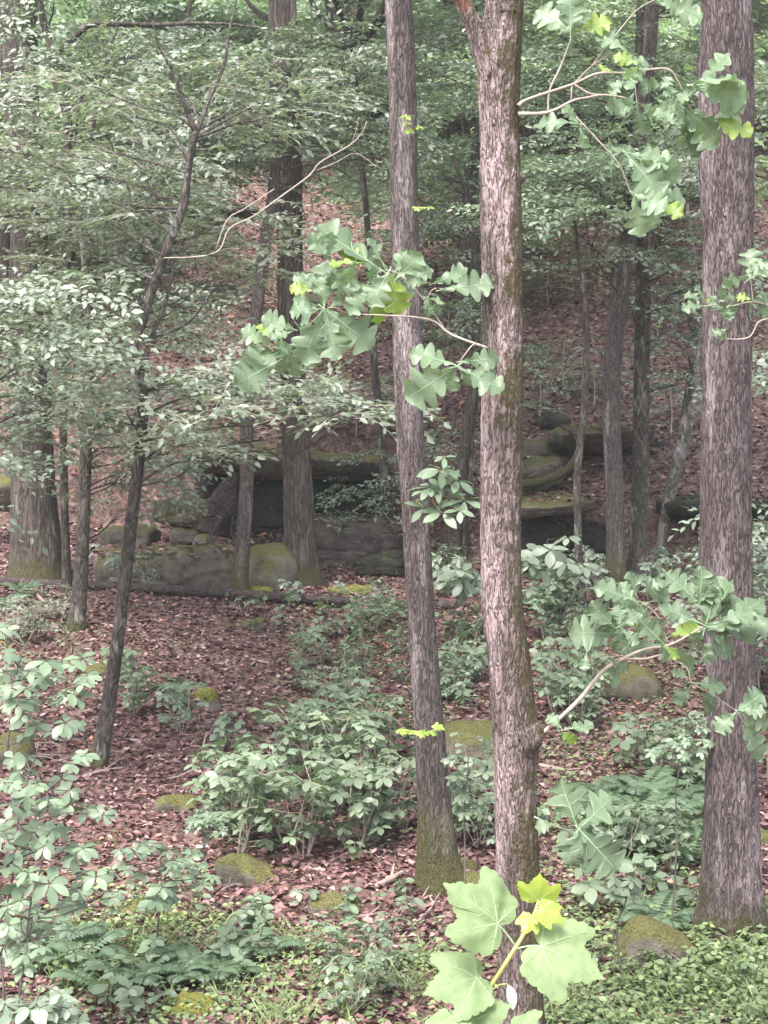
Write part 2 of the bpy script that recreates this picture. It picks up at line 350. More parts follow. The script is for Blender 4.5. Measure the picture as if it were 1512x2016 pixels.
# ------------------------------------------------------------------ leaf templates
def blade(L=1.0, W=.42, rows=2, droop=.12, fold=.18, obov=.5, cols=1, m=0):
    """simple ovate leaf along +X; rows interior rows"""
    V = [(0, 0, 0)]; mid = []; lr = []
    ts = (np.arange(rows) + 1) / (rows + 1)
    for t in ts:
        wd = W / 2 * (sin(pi * t ** (math.log(.5) / math.log(obov))) ** .8); z = -droop * t * t * L
        V += [(t * L, -wd, z + fold * wd * .9), (t * L, 0, z), (t * L, wd, z + fold * wd * .9)]
    V.append((L, 0, -droop * L)); V = np.array(V); n = rows; tip = 3 * n + 1
    T = [(0, 1, 2), (0, 2, 3), (3 * n - 2, tip, 3 * n - 1), (3 * n - 1, tip, 3 * n)]
    Q = []
    for i in range(n - 1):
        a = 1 + 3 * i; Q += [(a, a + 3, a + 4, a + 1), (a + 1, a + 4, a + 5, a + 2)]
    return V, np.array(Q).reshape(-1, 4), np.array(T)
def far_leaf(W=.46, droop=.15, fold=.22):
    V = np.array([(0, 0, 0), (.33, -W / 2, fold * W / 2 - .02), (.72, -W * .36, fold * W * .36 - droop * .5), (1, 0, -droop), (.72, W * .36, fold * W * .36 - droop * .5), (.33, W / 2, fold * W / 2 - .02)])
    return V, np.array([(0, 1, 2, 3), (0, 3, 4, 5)]), np.zeros((0, 3), int)
def basis(d, up):
    X = nrm(d); Y = nrm(np.cross(up, X)); Z = np.cross(X, Y); return np.stack([X, Y, Z], -1)     # columns
def stamp(bag, tmpl, Rm, T, s, m=0):
    V, Q, T3 = tmpl; n = len(T); s = np.broadcast_to(np.asarray(s, float), (n,))
    W = np.einsum('nij,vj->nvi', Rm, V) * s[:, None, None] + T[:, None, :]
    off = (np.arange(n) * len(V))[:, None, None]
    bag.put(W.reshape(-1, 3), (Q[None] + off).reshape(-1, 4) if len(Q) else Q, (T3[None] + off).reshape(-1, 3) if len(T3) else T3, m=m)
def spray_template(leaf, leaf_len=.06, L=.4, side=3, per=5, seed=0, droop=.25):
    """flat beech-like twig fan: returns leaf bag arrays and twig bag arrays"""
    r = np.random.default_rng(seed); lb, tb = Bag(), Bag()
    def axis(p0, d, ln, n):
        d = nrm(d); pts = []
        for i in range(4):
            t = i / 3; p = p0 + d * ln * t; p = p + np.array([0, 0, -droop * ln * t * t]); pts.append(p)
        pts = np.array(pts); rad = np.linspace(.0028, .0012, 4)
        tb.tube(np.hstack([pts, rad[:, None]]), seg=3, step=9, cap=False)
        D, T = [], []
        for i in range(n):
            t = (i + .7) / n; q = p0 + d * ln * t + np.array([0, 0, -droop * ln * t * t]); sgn = 1 if i % 2 else -1
            a = math.atan2(d[1], d[0]) + sgn * r.uniform(.6, 1.1) * (1 - .75 * (i == n - 1))
            D.append([cos(a), sin(a), r.uniform(-.45, .25)]); T.append(q)
        up = nrm(np.stack([r.normal(0, .55, n), r.normal(0, .55, n), np.ones(n)], -1))
        stamp(lb, leaf, basis(np.array(D), up), np.array(T), leaf_len * r.uniform(.7, 1.2, n))
    axis(np.zeros(3), np.array([1, 0, .05]), L, per + 3)
    for k in range(side):
        t = .15 + .6 * (k + .5) / side; sg = 1 if k % 2 else -1; a = sg * r.uniform(.55, .95)
        axis(np.array([L * t, 0, -droop * L * t * t]), np.array([cos(a), sin(a), r.uniform(-.1, .15)]), L * r.uniform(.45, .7), per)
    V, ps, _ = lb.arrays(); q = [p for p in ps if p.shape[1] == 4]; t3 = [p for p in ps if p.shape[1] == 3]
    lv = (V, np.vstack(q) if q else np.zeros((0, 4), int), np.vstack(t3) if t3 else np.zeros((0, 3), int))
    V, ps, _ = tb.arrays(); tv = (V, np.vstack([p for p in ps if p.shape[1] == 4]), np.zeros((0, 3), int))
    return lv, tv
FL = far_leaf(.52)
SPR = [spray_template(FL, .068, .42, 3, 5, s) for s in range(4)]
SPR_DENSE = [spray_template(far_leaf(.5), .075, .5, 4, 6, 20 + s) for s in range(4)]
SPR_FAR = [spray_template(far_leaf(.55), .14, .7, 3, 5, 40 + s) for s in range(3)]
SPR_MID = [spray_template(blade(1, .45, 3, .12, .2, .52), .085, .42, 3, 4, 60 + s) for s in range(3)]
def scatter_sprays(lb, tb, T, D, tmpl, r, smin=.75, smax=1.25, tilt=.3):
    n = len(T); k = r.integers(0, len(tmpl), n)
    up = nrm(np.stack([r.normal(0, tilt, n), r.normal(0, tilt, n) - .35, np.ones(n)], -1)); s = r.uniform(smin, smax, n)
    Rm = basis(D, up)
    for i in range(len(tmpl)):
        sel = k == i
        if sel.any():
            stamp(lb, tmpl[i][0], Rm[sel], T[sel], s[sel])
            if tb is not None: stamp(tb, tmpl[i][1], Rm[sel], T[sel], s[sel], m=1)
def crooked(a, b, r, n=4, amt=.06, r0=.01, r1=.004, sag=0.0):
    t = np.linspace(0, 1, n + 1); d = np.linalg.norm(b - a)
    pts = a + (b - a) * t[:, None] + r.normal(0, amt * d, (n + 1, 3)) * (np.sin(pi * t))[:, None] + np.array([0, 0, 1])[None] * (sag * d * np.sin(pi * t))[:, None]
    pts[0], pts[-1] = a, b
    return np.hstack([pts, (r0 + (r1 - r0) * t)[:, None]])

# ------------------------------------------------------------------ ground
def build_ground():
    v = np.concatenate([np.linspace(-18, 5, 24), np.linspace(5.2, 27, 300), np.linspace(27.2, 60, 190), np.linspace(61, 90, 24)])
    u = np.linspace(-1, 1, 321); V = []
    Y, U = np.meshgrid(v, u, indexing='ij'); X = U * (9 + .55 * np.maximum(Y, 0)); X = X + np.sign(U) * np.maximum(np.abs(U) - .9, 0) * 250
    Z = H(X, Y); V = np.stack([X, Y, Z], -1).reshape(-1, 3); nr, nc = len(v), len(u)
    i = np.arange(nr - 1)[:, None] * nc; j = np.arange(nc - 1)[None]
    Q = np.stack([i + j, i + j + 1, i + nc + j + 1, i + nc + j], -1).reshape(-1, 4)
    o = add('ground', V, [Q], M['ground']); tag(o, kind='structure'); o['label'] = 'leaf covered forest floor rising into a wooded hillside'
build_ground()
def build_litter():
    r = np.random.default_rng(11); b = Bag()
    lf = []
    for s in range(6):
        q = np.random.default_rng(s); V, Q, T = blade(1, q.uniform(.4, .62), 2, q.uniform(-.25, .4), q.uniform(.2, .9), .5); V = V + q.normal(0, .035, V.shape); lf.append((V, Q, T))
    def field(n, y0, y1, smin, smax):
        y = r.uniform(y0, y1, n); x = r.uniform(-1, 1, n) * (.30 * y + 1.0); z = H(x, y)
        e = .1; gx = (H(x + e, y) - z) / e; gy = (H(x, y + e) - z) / e
        N = nrm(np.stack([-gx, -gy, np.ones(n)], -1)) + r.normal(0, .38, (n, 3)); N = nrm(N)
        a = r.uniform(0, 2 * pi, n); D = np.stack([np.cos(a), np.sin(a), r.normal(0, .2, n)], -1)
        T = np.stack([x, y, z + r.uniform(.004, .03, n)], -1); k = r.integers(0, 6, n); s = r.uniform(smin, smax, n)
        Rm = basis(D, N)
        for i in range(6):
            q = k == i; stamp(b, lf[i], Rm[q], T[q], s[q])
    field(46000, 6.3, 13, .032, .075); field(52000, 13, 22, .04, .085); field(75000, 22, 42, .06, .12)
    for V in ROCKV:                                   # leaves lying on ledges and stones
        if np.ptp(V[:, 0]) < 1.0: continue
        P4 = V[r.integers(0, len(V), len(V) // 3)]; P4 = P4[P4[:, 2] > np.quantile(V[:, 2], .72)]; n = len(P4)
        if n < 5: continue
        keep = fbm(P4 * 1.3, 2) > -.02; P4 = P4[keep] + r.normal(0, .03, (keep.sum(), 3)) * [1, 1, .2] + [0, 0, .015]; n = len(P4); a = r.uniform(0, 6.28, n)
        if n: stamp(b, lf[0], basis(np.stack([np.cos(a), np.sin(a), a * 0], -1), nrm(r.normal(0, .35, (n, 3)) + [0, 0, 1])), P4, r.uniform(.05, .10, n))
    o = b.build('leaf_litter', M['litter']); tag(o, 'brown and mauve dead leaves carpeting the forest floor', 'leaf litter', kind='stuff')
ROCKV = []

# ------------------------------------------------------------------ auto labels
LM = []          # landmarks (phrase, px, py)
PEND = []        # (object, look, px, py)
def lmk(ph, x, y): LM.append((ph, x, y))
ORD = ['nearest', 'second', 'third', 'fourth', 'fifth', 'sixth', 'seventh', 'eighth', 'ninth', 'tenth', 'eleventh', 'twelfth']
def later(o, look, p): 
    x, y = proj(p); PEND.append((o, look, x, y))
def resolve_labels():
    grp = {}
    for o, look, x, y in PEND:
        best = min(LM, key=lambda l: math.hypot(l[1] - x, (l[2] - y)))
        dx, dy = x - best[1], y - best[2]
        if abs(dx) > abs(dy): dr = 'to the right of' if dx > 0 else 'to the left of'
        else: dr = 'below' if dy > 0 else 'above'
        grp.setdefault((look, dr, best[0]), []).append((math.hypot(dx, dy), o))
    for (look, dr, ph), l in grp.items():
        l.sort(key=lambda t: t[0])
        for i, (d, o) in enumerate(l):
            o['label'] = f"{look}, {dr} {ph}" if len(l) == 1 else f"{look}, {ORD[min(i, 11)]} {dr} {ph}"

# ------------------------------------------------------------------ trunks and trees
def trunk_world(pp, Y, ground=True, sink=.25):
    """pp rows (px, py, width_px), first row = foot"""
    pts = []
    for px, py, w in pp:
        c = P(px, py, Y); pts.append([*c, w / FPX * Y / 2])
    if ground:
        x0, r0 = pts[0][0], pts[0][3]; g = float(H(x0, Y))
        if pts[0][2] > g - .05: pts = [[x0, Y, g - sink, r0 * 1.25]] + pts
    return np.array(pts)
def foot_Y(px, py): return float(G(px, py)[1])
def make_tree(name, pp, Y, mat, label, cat='tree', group=None, seg=16, step=.06, ridge=.0, wob=.05, top=None, seed=0, rfreq=12):
    W = trunk_world(pp, Y)
    if top is not None:                                   # carry the trunk on above the picture
        d = nrm(W[-1, :3] - W[-2, :3]); d = nrm(d * .5 + np.array([0, 0, .5])); r = W[-1, 3]
        for k in (1, 2, 3): W = np.vstack([W, [*(W[-1, :3] + d * top / 3), r * (1 - .22 * k)]])
    base = np.array([W[0, 0], W[0, 1], float(H(W[0, 0], W[0, 1]))])
    o = root(name, base); tag(o, label, cat, group)
    V, Q, T = tube(W, seg, step, ridge=ridge, wob=wob, seed=seed + 1, rfreq=rfreq, flare=.55)
    add('trunk', V, [Q, T], mat, o)
    o_w = W; return o, o_w
def on_trunk(W, z):
    i = np.argmin(abs(W[:, 2] - z)); 
    zz = W[:, 2]; k = np.argsort(zz); return np.array([np.interp(z, zz[k], W[k, c]) for c in range(3)])
def crown(o, W, centers, tmpl, leafm, r, twigm=None, dens=1.0, branch=True, bm=None, rise=.35, bthick=.012, tilt=.3, leafname='foliage', smin=.75, smax=1.25):
    """centers: list (point, R, nsprays)"""
    lb = Bag(); tb = lb if twigm is not None else None
    for c, R, n in centers:
        a = on_trunk(W, c[2] - rise * np.linalg.norm((c - W[np.argmin(np.linalg.norm(W[:, :3] - c, axis=1)), :3])[:2]))
        if branch:
            bb = Bag(); pts = crooked(a, c, r, 4, .05, bthick * (0.6 + R), .004)
            bb.tube(pts, seg=5, step=.15, cap=False); d = nrm(c - a)
            for k in range(4):
                q = c + np.array([r.uniform(-1, 1), r.uniform(-1, 1), r.uniform(-.25, .25)]) * R * .8
                bb.tube(crooked(pts[2 + k % 3, :3], q, r, 3, .07, .005, .002), seg=4, step=.2, cap=False)
            bb.build('branch', bm, o)
        m = max(2, int(n * dens)); th = r.uniform(0, 2 * pi, m); rr = np.sqrt(r.uniform(0, 1, m)) * R
        T = c + np.stack([np.cos(th) * rr, np.sin(th) * rr, r.normal(0, .22, m) * R], -1)
        D = np.stack([np.cos(th), np.sin(th), np.full(m, -.08)], -1) * .8 + nrm(c - a)[None] * .5 + r.normal(0, .35, (m, 3)) * [1, 1, .3]
        scatter_sprays(lb, tb, T, D, tmpl, r, tilt=tilt, smin=smin, smax=smax)
    if lb.n:
        lb.build(leafname, [leafm, twigm] if twigm is not None else leafm, o)
OPEN = [(450, 600, 95, 110), (670, 380, 70, 55), (690, 750, 75, 90), (1115, 690, 80, 170), (1325, 700, 45, 50), (640, 970, 170, 90), (420, 980, 120, 60), (1100, 930, 110, 90), (400, 900, 60, 20), (35, 130, 78, 150), (60, 480, 66, 75), (62, 960, 60, 140)]
OPENS = None
def in_open(x, y, k=1.0): return any(((x - a) / (c * k)) ** 2 + ((y - b) / (d * k)) ** 2 < 1 for a, b, c, d in OPEN)
def region(r, x0, y0, x1, y1, Ya, Yb, n, R, ns, avoid=True):
    outl = []; tries = 0
    while len(outl) < n and tries < n * 30:
        tries += 1; x, y, Y = r.uniform(x0, x1), r.uniform(y0, y1), r.uniform(Ya, Yb)
        if avoid and in_open(x, y, 1.15): continue
        p = P(x, y, Y)
        if p[2] < H(p[0], p[1]) + .35: continue
        outl.append((p, R * r.uniform(.75, 1.25), ns))
    return outl

# near trees
YA = 7.0
A, WA = make_tree('oak_tree', [(1028, 2160, 92), (1026, 2016, 85), (1021, 1800, 84), (1017, 1650, 82), (1014, 1530, 82), (1016, 1450, 92), (1010, 1390, 86), (1003, 1300, 80), (990, 1200, 79), (986, 1080, 78), (986, 980, 79), (988, 850, 82), (991, 700, 76), (989, 560, 78), (986, 400, 78), (983, 250, 77), (982, 160, 82), (984, 90, 84), (990, 20, 74), (995, -60, 70)],
    YA, M['bark_a'], 'slender oak with pale scaly bark and moss down one side, forked near the top', seg=72, step=.018, ridge=.0065, wob=.05, top=6, seed=3, rfreq=14)
def tpart(o, name, rows, Y, mat, seg=8, step=.03, ridge=0, wob=0.05, dy=None, seed=0):
    pts = [[*P(px, py, Y if dy is None else Y + dy[i]), wd / FPX * Y / 2] for i, (px, py, wd) in enumerate(rows)]
    V, Q, T = tube(np.array(pts), seg, step, ridge=ridge, wob=wob, seed=seed); return add(name, V, [Q, T], mat, o)
tpart(A, 'broken_limb', [(975, 150, 56), (952, 95, 48), (933, 50, 36), (915, 15, 30), (896, -14, 26)], YA - .02, M['bark_a'], 24, .02, .004, .08, seed=5)
tpart(A, 'torn_wood_scar', [(925, 48, 14), (914, 14, 22), (898, -16, 22), (890, -30, 10)], YA - .035, M['wood'], 12, .02, .004, .2, seed=6)
kn = tpart(A, 'knot', [(1024, 1456, 78), (1044, 1448, 64), (1060, 1441, 46), (1074, 1437, 14)], YA - .03, M['bark_a'], 20, .015, .006, .15, seed=8)
kn['label'] = 'swollen pale knot where the low branch leaves the trunk'
tpart(A, 'knot', [(1015, 352, 34), (1026, 352, 26), (1034, 354, 10)], YA, M['bark_a'], 14, .015, .004, .15, seed=9)
YB = foot_Y(868, 1742)
B, WB = make_tree('hardwood_tree', [(868, 1742, 104), (863, 1700, 84), (857, 1620, 70), (852, 1540, 64), (843, 1400, 58), (829, 1200, 54), (817, 1000, 53), (805, 800, 54), (800, 600, 54), (796, 400, 54), (793, 200, 54), (784, 0, 52), (782, -80, 50)],
    YB, M['bark_b'], 'thin grey tree with a mossy foot, just behind the forked oak', group=None, seg=56, step=.02, ridge=.0055, wob=.04, top=6, seed=13, rfreq=16)
YC = foot_Y(1438, 1850)
C_, WC = make_tree('hardwood_tree', [(1438, 1862, 172), (1440, 1815, 140), (1440, 1750, 120), (1439, 1600, 106), (1441, 1400, 93), (1434, 1200, 97), (1429, 1090, 101), (1429, 1000, 97), (1430, 850, 96), (1431, 700, 95), (1433, 560, 95), (1433, 450, 94), (1431, 380, 102), (1430, 200, 103), (1431, 100, 100), (1431, 0, 96), (1431, -80, 94)],
    YC, M['bark_c'], 'thick mauve-grey tree with furrowed bark at the right edge of the view', seg=80, step=.02, ridge=.008, wob=.035, top=6, seed=23, rfreq=20)
tpart(C_, 'knot', [(1392, 375, 50), (1382, 372, 30), (1376, 372, 10)], YC, M['bark_c'], 16, .02, .005, .15, seed=2)
tpart(C_, 'knot', [(1462, 1090, 44), (1474, 1090, 28), (1480, 1090, 8)], YC, M['bark_c'], 16, .02, .005, .15, seed=4)

# mid distance trunks
YD = foot_Y(75, 1150)
D_, WD = make_tree('hardwood_tree', [(75, 1152, 122), (72, 1090, 102), (66, 980, 88), (63, 860, 80), (58, 700, 74), (55, 550, 72), (58, 430, 70), (48, 300, 68), (38, 150, 70), (34, 0, 74), (32, -80, 74)],
    YD, M['bark_d'], 'big dark brown tree at the left edge behind the saplings', seg=40, step=.05, ridge=.012, wob=.05, top=7, seed=33, rfreq=16)
YE = foot_Y(594, 1172) + .9
E_, WE = make_tree('hardwood_tree', [(594, 1160, 78), (592, 1110, 68), (588, 1000, 60), (584, 900, 56), (578, 760, 50), (572, 600, 50), (570, 420, 50), (565, 280, 56), (560, 150, 56), (556, 0, 52), (554, -80, 50)],
    YE, M['bark_d'], 'straight dark brown tree standing behind the long mossy boulder', seg=36, step=.05, ridge=.01, wob=.04, top=7, seed=43, rfreq=16)
YF = foot_Y(470, 1172)
F_, WF = make_tree('young_tree', [(470, 1176, 36), (475, 1100, 30), (483, 1000, 28), (487, 900, 27), (486, 800, 26), (498, 680, 25), (511, 560, 26), (523, 470, 25), (536, 400, 24), (545, 300, 20), (560, 180, 16), (575, 60, 12), (580, -60, 8)],
    YF, M['bark_b'], 'slender pinkish-brown young tree before the long mossy boulder', 'tree', seg=20, step=.05, ridge=.004, wob=.06, seed=53)
YG = foot_Y(150, 1240)
G_, WG = make_tree('sapling', [(150, 1242, 38), (156, 1170, 30), (162, 1080, 27), (166, 980, 25), (169, 880, 24), (172, 780, 20), (176, 640, 16), (165, 500, 12), (150, 380, 8)],
    YG, M['bark_s'], 'dark upright sapling with flat leafy tiers, between the big brown tree and the leaning sapling', 'tree', seg=16, wob=.08, seed=63)
YH = foot_Y(190, 1512)
H_, WH = make_tree('sapling', [(192, 1520, 36), (205, 1440, 32), (222, 1330, 28), (236, 1230, 26), (248, 1120, 27), (262, 1000, 24), (274, 900, 22), (281, 800, 22), (276, 730, 21), (268, 670, 20), (285, 620, 18), (310, 540, 18), (336, 470, 18), (362, 400, 17), (372, 320, 15), (385, 258, 14)],
    YH, M['bark_s'], 'dark leaning sapling rising from bare leaf litter on the left', 'tree', seg=18, wob=.09, seed=73)
tpart(H_, 'limb', [(385, 262, 13), (362, 200, 9), (340, 140, 7), (312, 90, 5), (300, 40, 4)], YH, M['bark_s'], 8, .06, dy=[0, -.05, -.1, -.15, -.2])
tpart(H_, 'limb', [(386, 262, 12), (408, 205, 9), (440, 130, 7), (452, 60, 5), (470, -20, 4)], YH, M['bark_s'], 8, .06, dy=[0, .1, .2, .3, .4])
tpart(H_, 'limb', [(276, 740, 12), (300, 660, 10), (325, 600, 8), (345, 520, 5)], YH, M['bark_s'], 8, .06, dy=[0, .1, .2, .3])
YI = foot_Y(130, 1170)
I_, WI = make_tree('sapling', [(132, 1172, 22), (130, 1080, 17), (126, 960, 16), (124, 800, 16), (126, 600, 17), (132, 420, 18), (133, 240, 18), (112, 160, 18), (104, 110, 18), (90, 60, 15), (78, 0, 13), (70, -70, 10)],
    YI, M['bark_s'], 'tall thin dark sapling forking into a horizontal limb in the upper left corner', 'tree', seg=12, wob=.08, seed=83)
tpart(I_, 'limb', [(105, 112, 14), (140, 80, 12), (176, 50, 12), (240, 47, 10), (300, 49, 9), (400, 46, 7), (470, 50, 6), (530, 58, 4)], YI, M['bark_s'], 8, .06, dy=[0, -.1, -.2, -.3, -.4, -.5, -.5, -.5])
tpart(I_, 'limb', [(128, 620, 9), (170, 330, 8), (205, 140, 7), (235, 40, 5)], YI, M['bark_s'], 8, .06, dy=[0, .3, .5, .6])
YJ = 23.0
J_, WJ = make_tree('young_tree', [(762, 1040, 20), (756, 930, 17), (748, 820, 16), (738, 740, 16), (733, 660, 15), (728, 540, 13), (720, 400, 12), (705, 260, 10), (700, 100, 8)],
    YJ, M['bark_s'], 'thin dark young tree on the slope just left of the thin grey tree', 'tree', seg=12, wob=.08, seed=93)
YK = foot_Y(893, 1110)
K_, WK = make_tree('young_tree', [(893, 1110, 30), (897, 1040, 24), (906, 940, 23), (920, 850, 23), (932, 760, 22), (938, 640, 18), (935, 500, 14), (915, 380, 10), (890, 300, 8)],
    YK, M['bark_s'], 'dark curved young tree seen in the gap between the grey tree and the forked oak', 'tree', seg=12, wob=.08, seed=103)
YK2 = foot_Y(918, 1100)
K2, WK2 = make_tree('young_tree', [(914, 1100, 16), (917, 1010, 12), (925, 930, 11), (930, 850, 9), (940, 780, 7)], YK2, M['bark_s'], 'very thin pole-like sapling at the foot of the dark curved young tree', 'tree', seg=8, wob=.08, seed=104)
YL = foot_Y(1148, 1210)
L_, WL = make_tree('sapling', [(1148, 1212, 22), (1141, 1130, 17), (1137, 1000, 15), (1137, 920, 15), (1148, 830, 14), (1153, 740, 14), (1155, 640, 12), (1148, 560, 10), (1135, 470, 8), (1128, 400, 5)],
    YL, M['bark_s'], 'very thin dark sapling standing in front of the rock ledges, right of the forked oak', 'tree', seg=10, wob=.08, seed=113)
YM = foot_Y(1208, 1165)
M_, WM = make_tree('young_tree', [(1210, 1168, 46), (1212, 1080, 37), (1211, 1000, 36), (1207, 900, 35), (1203, 800, 36), (1207, 700, 36), (1217, 600, 37), (1232, 500, 34), (1245, 420, 32), (1253, 330, 30), (1265, 220, 29), (1278, 100, 28), (1285, 0, 27), (1288, -70, 24)],
    YM, M['bark_b'], 'brownish S-curved young tree just left of a dark straight trunk by the ledges', 'tree', seg=22, step=.05, ridge=.004, wob=.06, top=5, seed=123)
YN = foot_Y(1256, 1160) + .15
N_, WN = make_tree('young_tree', [(1258, 1165, 52), (1258, 1070, 38), (1260, 960, 34), (1262, 850, 32), (1264, 700, 31), (1266, 560, 30), (1262, 400, 26), (1258, 250, 24), (1262, 60, 22), (1264, -80, 20)],
    YN, M['bark_s'], 'dark straight young trunk close behind the S-curved young tree', 'tree', seg=18, wob=.05, seed=133)
YO = foot_Y(1300, 1100)
O_, WO = make_tree('young_tree', [(1300, 1100, 20), (1306, 1040, 20), (1322, 960, 24), (1338, 900, 26), (1352, 830, 27), (1362, 760, 26), (1368, 680, 20), (1372, 600, 16), (1364, 500, 11), (1352, 400, 8)],
    YO, M['bark_p'], 'pale smooth leaning young tree between the dark trunk and the thick mauve tree', 'tree', seg=16, wob=.06, seed=143)

# ------------------------------------------------------------------ understory foliage of those trees
r = np.random.default_rng(21)
crown(I_, WI, region(r, -40, -30, 330, 520, YI - 2.0, YI + 2.5, 19, .58, 17) + region(r, 20, 260, 350, 600, YI - .5, YI + 2.5, 20, .6, 18) + region(r, 100, 0, 560, 330, YI - .5, YI + 3.5, 12, .65, 18), SPR_DENSE, M['leaf'], r, M['twig_d'], bm=M['bark_s'])
crown(G_, WG, region(r, -60, 560, 350, 860, YG - 1.6, YG + 1.4, 17, .52, 15) + region(r, 0, 860, 330, 1010, YG - 1.2, YG + 1.2, 8, .38, 10), SPR, M['leaf'], r, M['twig_d'], bm=M['bark_s'])
crown(H_, WH, region(r, 60, 100, 560, 560, YH + .1, YH + 3.0, 25, .46, 14) + region(r, 200, 640, 420, 900, YH - .8, YH + 1.0, 7, .33, 10)
      + [(P(480, 735, YH - .4), .32, 9), (P(560, 755, YH - .4), .25, 6), (P(650, 820, YH - .5), .30, 9), (P(590, 790, YH - .6), .25, 8), (P(700, 800, YH - .5), .18, 5), (P(330, 880, YH - .2), .25, 7)], SPR, M['leaf'], r, M['twig'], bm=M['bark_s'])
crown(F_, WF, region(r, 400, 0, 760, 380, YF - 1.2, YF + 1.6, 14, .55, 14) + region(r, 330, 620, 600, 800, YF - .8, YF + 1.2, 4, .4, 8), SPR_DENSE, M['leaf'], r, M['twig_d'], bm=M['bark_s'])
crown(J_, WJ, region(r, 600, 20, 860, 330, YJ - 1.4, YJ + 1.6, 10, .7, 15) + region(r, 690, 840, 790, 1060, YJ - 1.6, YJ - .4, 5, .35, 7, False), SPR_DENSE, M['leaf'], r, M['twig_d'], bm=M['bark_s'])
crown(K_, WK, region(r, 830, 560, 960, 1000, YK - 1, YK + 1.2, 9, .45, 11, False) + region(r, 820, 240, 960, 560, YK - 1, YK + 2, 6, .7, 14), SPR_DENSE, M['leaf'], r, M['twig_d'], bm=M['bark_s'])
crown(M_, WM, region(r, 1030, 250, 1230, 450, YM - 2.2, YM + .3, 12, .42, 14) + region(r, 1040, -30, 1400, 260, YM - .5, YM + 2.5, 12, .6, 15), SPR_DENSE, M['leaf_pale'], r, M['twig_d'], bm=M['bark_s'])
crown(N_, WN, region(r, 1220, 260, 1400, 560, YN - 1, YN + 1.5, 7, .5, 12) + region(r, 1290, 540, 1400, 800, YN - 1, YN + 1, 4, .3, 8, False), SPR_DENSE, M['leaf'], r, M['twig_d'], bm=M['bark_s'])
crown(O_, WO, region(r, 1280, 560, 1400, 780, YO - 2.0, YO, 6, .34, 9, False), SPR_MID, M['leaf'], r, M['twig_d'], bm=M['bark_s'])
crown(L_, WL, region(r, 1090, 420, 1190, 520, YL - .4, YL + .4, 3, .2, 4, False), SPR, M['leaf'], r, M['twig_d'], bm=M['bark_s'])

# an understory tree just out of view at the left whose boughs reach in, and one at the right
def side_tree(name, px, Y, hgt, rad, label, centers, tm, lm, rr, bark):
    x = P(px, 1000, Y)[0]; g = float(H(x, Y)); o = root(name, (x, Y, g)); tag(o, label, 'tree')
    W = np.array([[x, Y, g - .2, rad * 1.3], [x + .02, Y, g + hgt * .3, rad], [x - .03, Y, g + hgt * .65, rad * .7], [x + .03, Y, g + hgt, rad * .25]])
    V, Q, T = tube(W, 12, .1, wob=.06, seed=5); add('trunk', V, [Q, T], bark, o)
    crown(o, W, centers, tm, lm, rr, M['twig_d'], bm=M['bark_s'], rise=.25); return o, W
side_tree('understory_tree', -190, 12.0, 7.5, .06, 'understory tree whose flat leafy boughs fill the left edge above the ferns',
          region(r, -120, 560, 200, 800, 10.8, 13.2, 12, .36, 12) + region(r, -100, 820, 130, 1000, 11.5, 13, 5, .28, 8) + region(r, -100, 0, 100, 380, 11, 13, 3, .38, 10), SPR, M['leaf'], r, M['bark_s'])
side_tree('understory_tree', 1640, 15.0, 6.5, .06, 'leafy understory tree filling the right edge beyond the thick mauve tree',
          region(r, 1480, 40, 1640, 420, 14, 16.5, 7, .5, 12) + region(r, 1490, 560, 1640, 1240, 13, 16, 13, .45, 11, False), SPR_DENSE, M['leaf'], r, M['bark_s'])

# ------------------------------------------------------------------ unseen crowns above the frame, added to shade ravine and slope
def shade_crown(o, W, n, R, cz):
    c0 = W[-1, :3]; cs = []
    for k in range(n):
        a = rng.uniform(0, 2 * pi); q = rng.uniform(.2, 1) * R
        z = max(c0[2] + rng.uniform(-1.0, 2.8), CAM[2] + (W[-1, 1] + 2) * tan(radians(16.5)) + 1.1)
        cs.append((np.array([c0[0] + cos(a) * q, c0[1] + sin(a) * q, z]), 1.1, 20))
    crown(o, W, cs, SPR_FAR, M['leaf_far'], rng, None, bm=M['bark_d'], rise=.5, bthick=.03, smin=1.0, smax=1.6)
for o, W, n, R in ((B, WB, 5, 2.4), (C_, WC, 5, 2.6), (D_, WD, 5, 3.5), (E_, WE, 14, 4.5), (J_, WJ, 14, 4.5), (M_, WM, 8, 3), (N_, WN, 14, 4.5)):
    shade_crown(o, W, n, R, 0)

# ------------------------------------------------------------------ hillside trees and bushes (copies)
def proto_tree(seed, h, R, trunk_r, dark=False, leafm='leaf_far'):
    q = np.random.default_rng(seed); o = root('hillside_tree', (0, 0, 0)); tag(o, None, 'tree', 'small trees on the wooded hillside')
    W = np.array([[0, 0, -.4, trunk_r * 1.3], [q.normal(0, .1), q.normal(0, .1), h * .35, trunk_r], [q.normal(0, .2), q.normal(0, .2), h * .7, trunk_r * .7], [q.normal(0, .25), 0, h, trunk_r * .2]])
    V, Q, T = tube(W, 8, .3, wob=.06, seed=seed); add('trunk', V, [Q, T], M['bark_d'], o)
    cs = []
    for k in range(13):
        a = q.uniform(0, 2 * pi); z = h * q.uniform(.3, 1.02); rad = R * math.sqrt(max(.1, 1 - ((z / h - .6) / .5) ** 2)) * q.uniform(.3, 1)
        cs.append((np.array([cos(a) * rad, sin(a) * rad, z]), R * .42, 20))
    crown(o, W, cs, SPR_FAR, M[leafm], q, None, bm=M['bark_d'], rise=.4, bthick=.015, smin=.8, smax=1.3)
    return o
PR = [proto_tree(201, 6.0, 2.0, .10), proto_tree(202, 5.0, 1.8, .07, leafm='leaf_far'), proto_tree(203, 7.0, 2.1, .13, leafm='leaf'), proto_tree(204, 4.0, 1.6, .05, leafm='leaf_pale')]
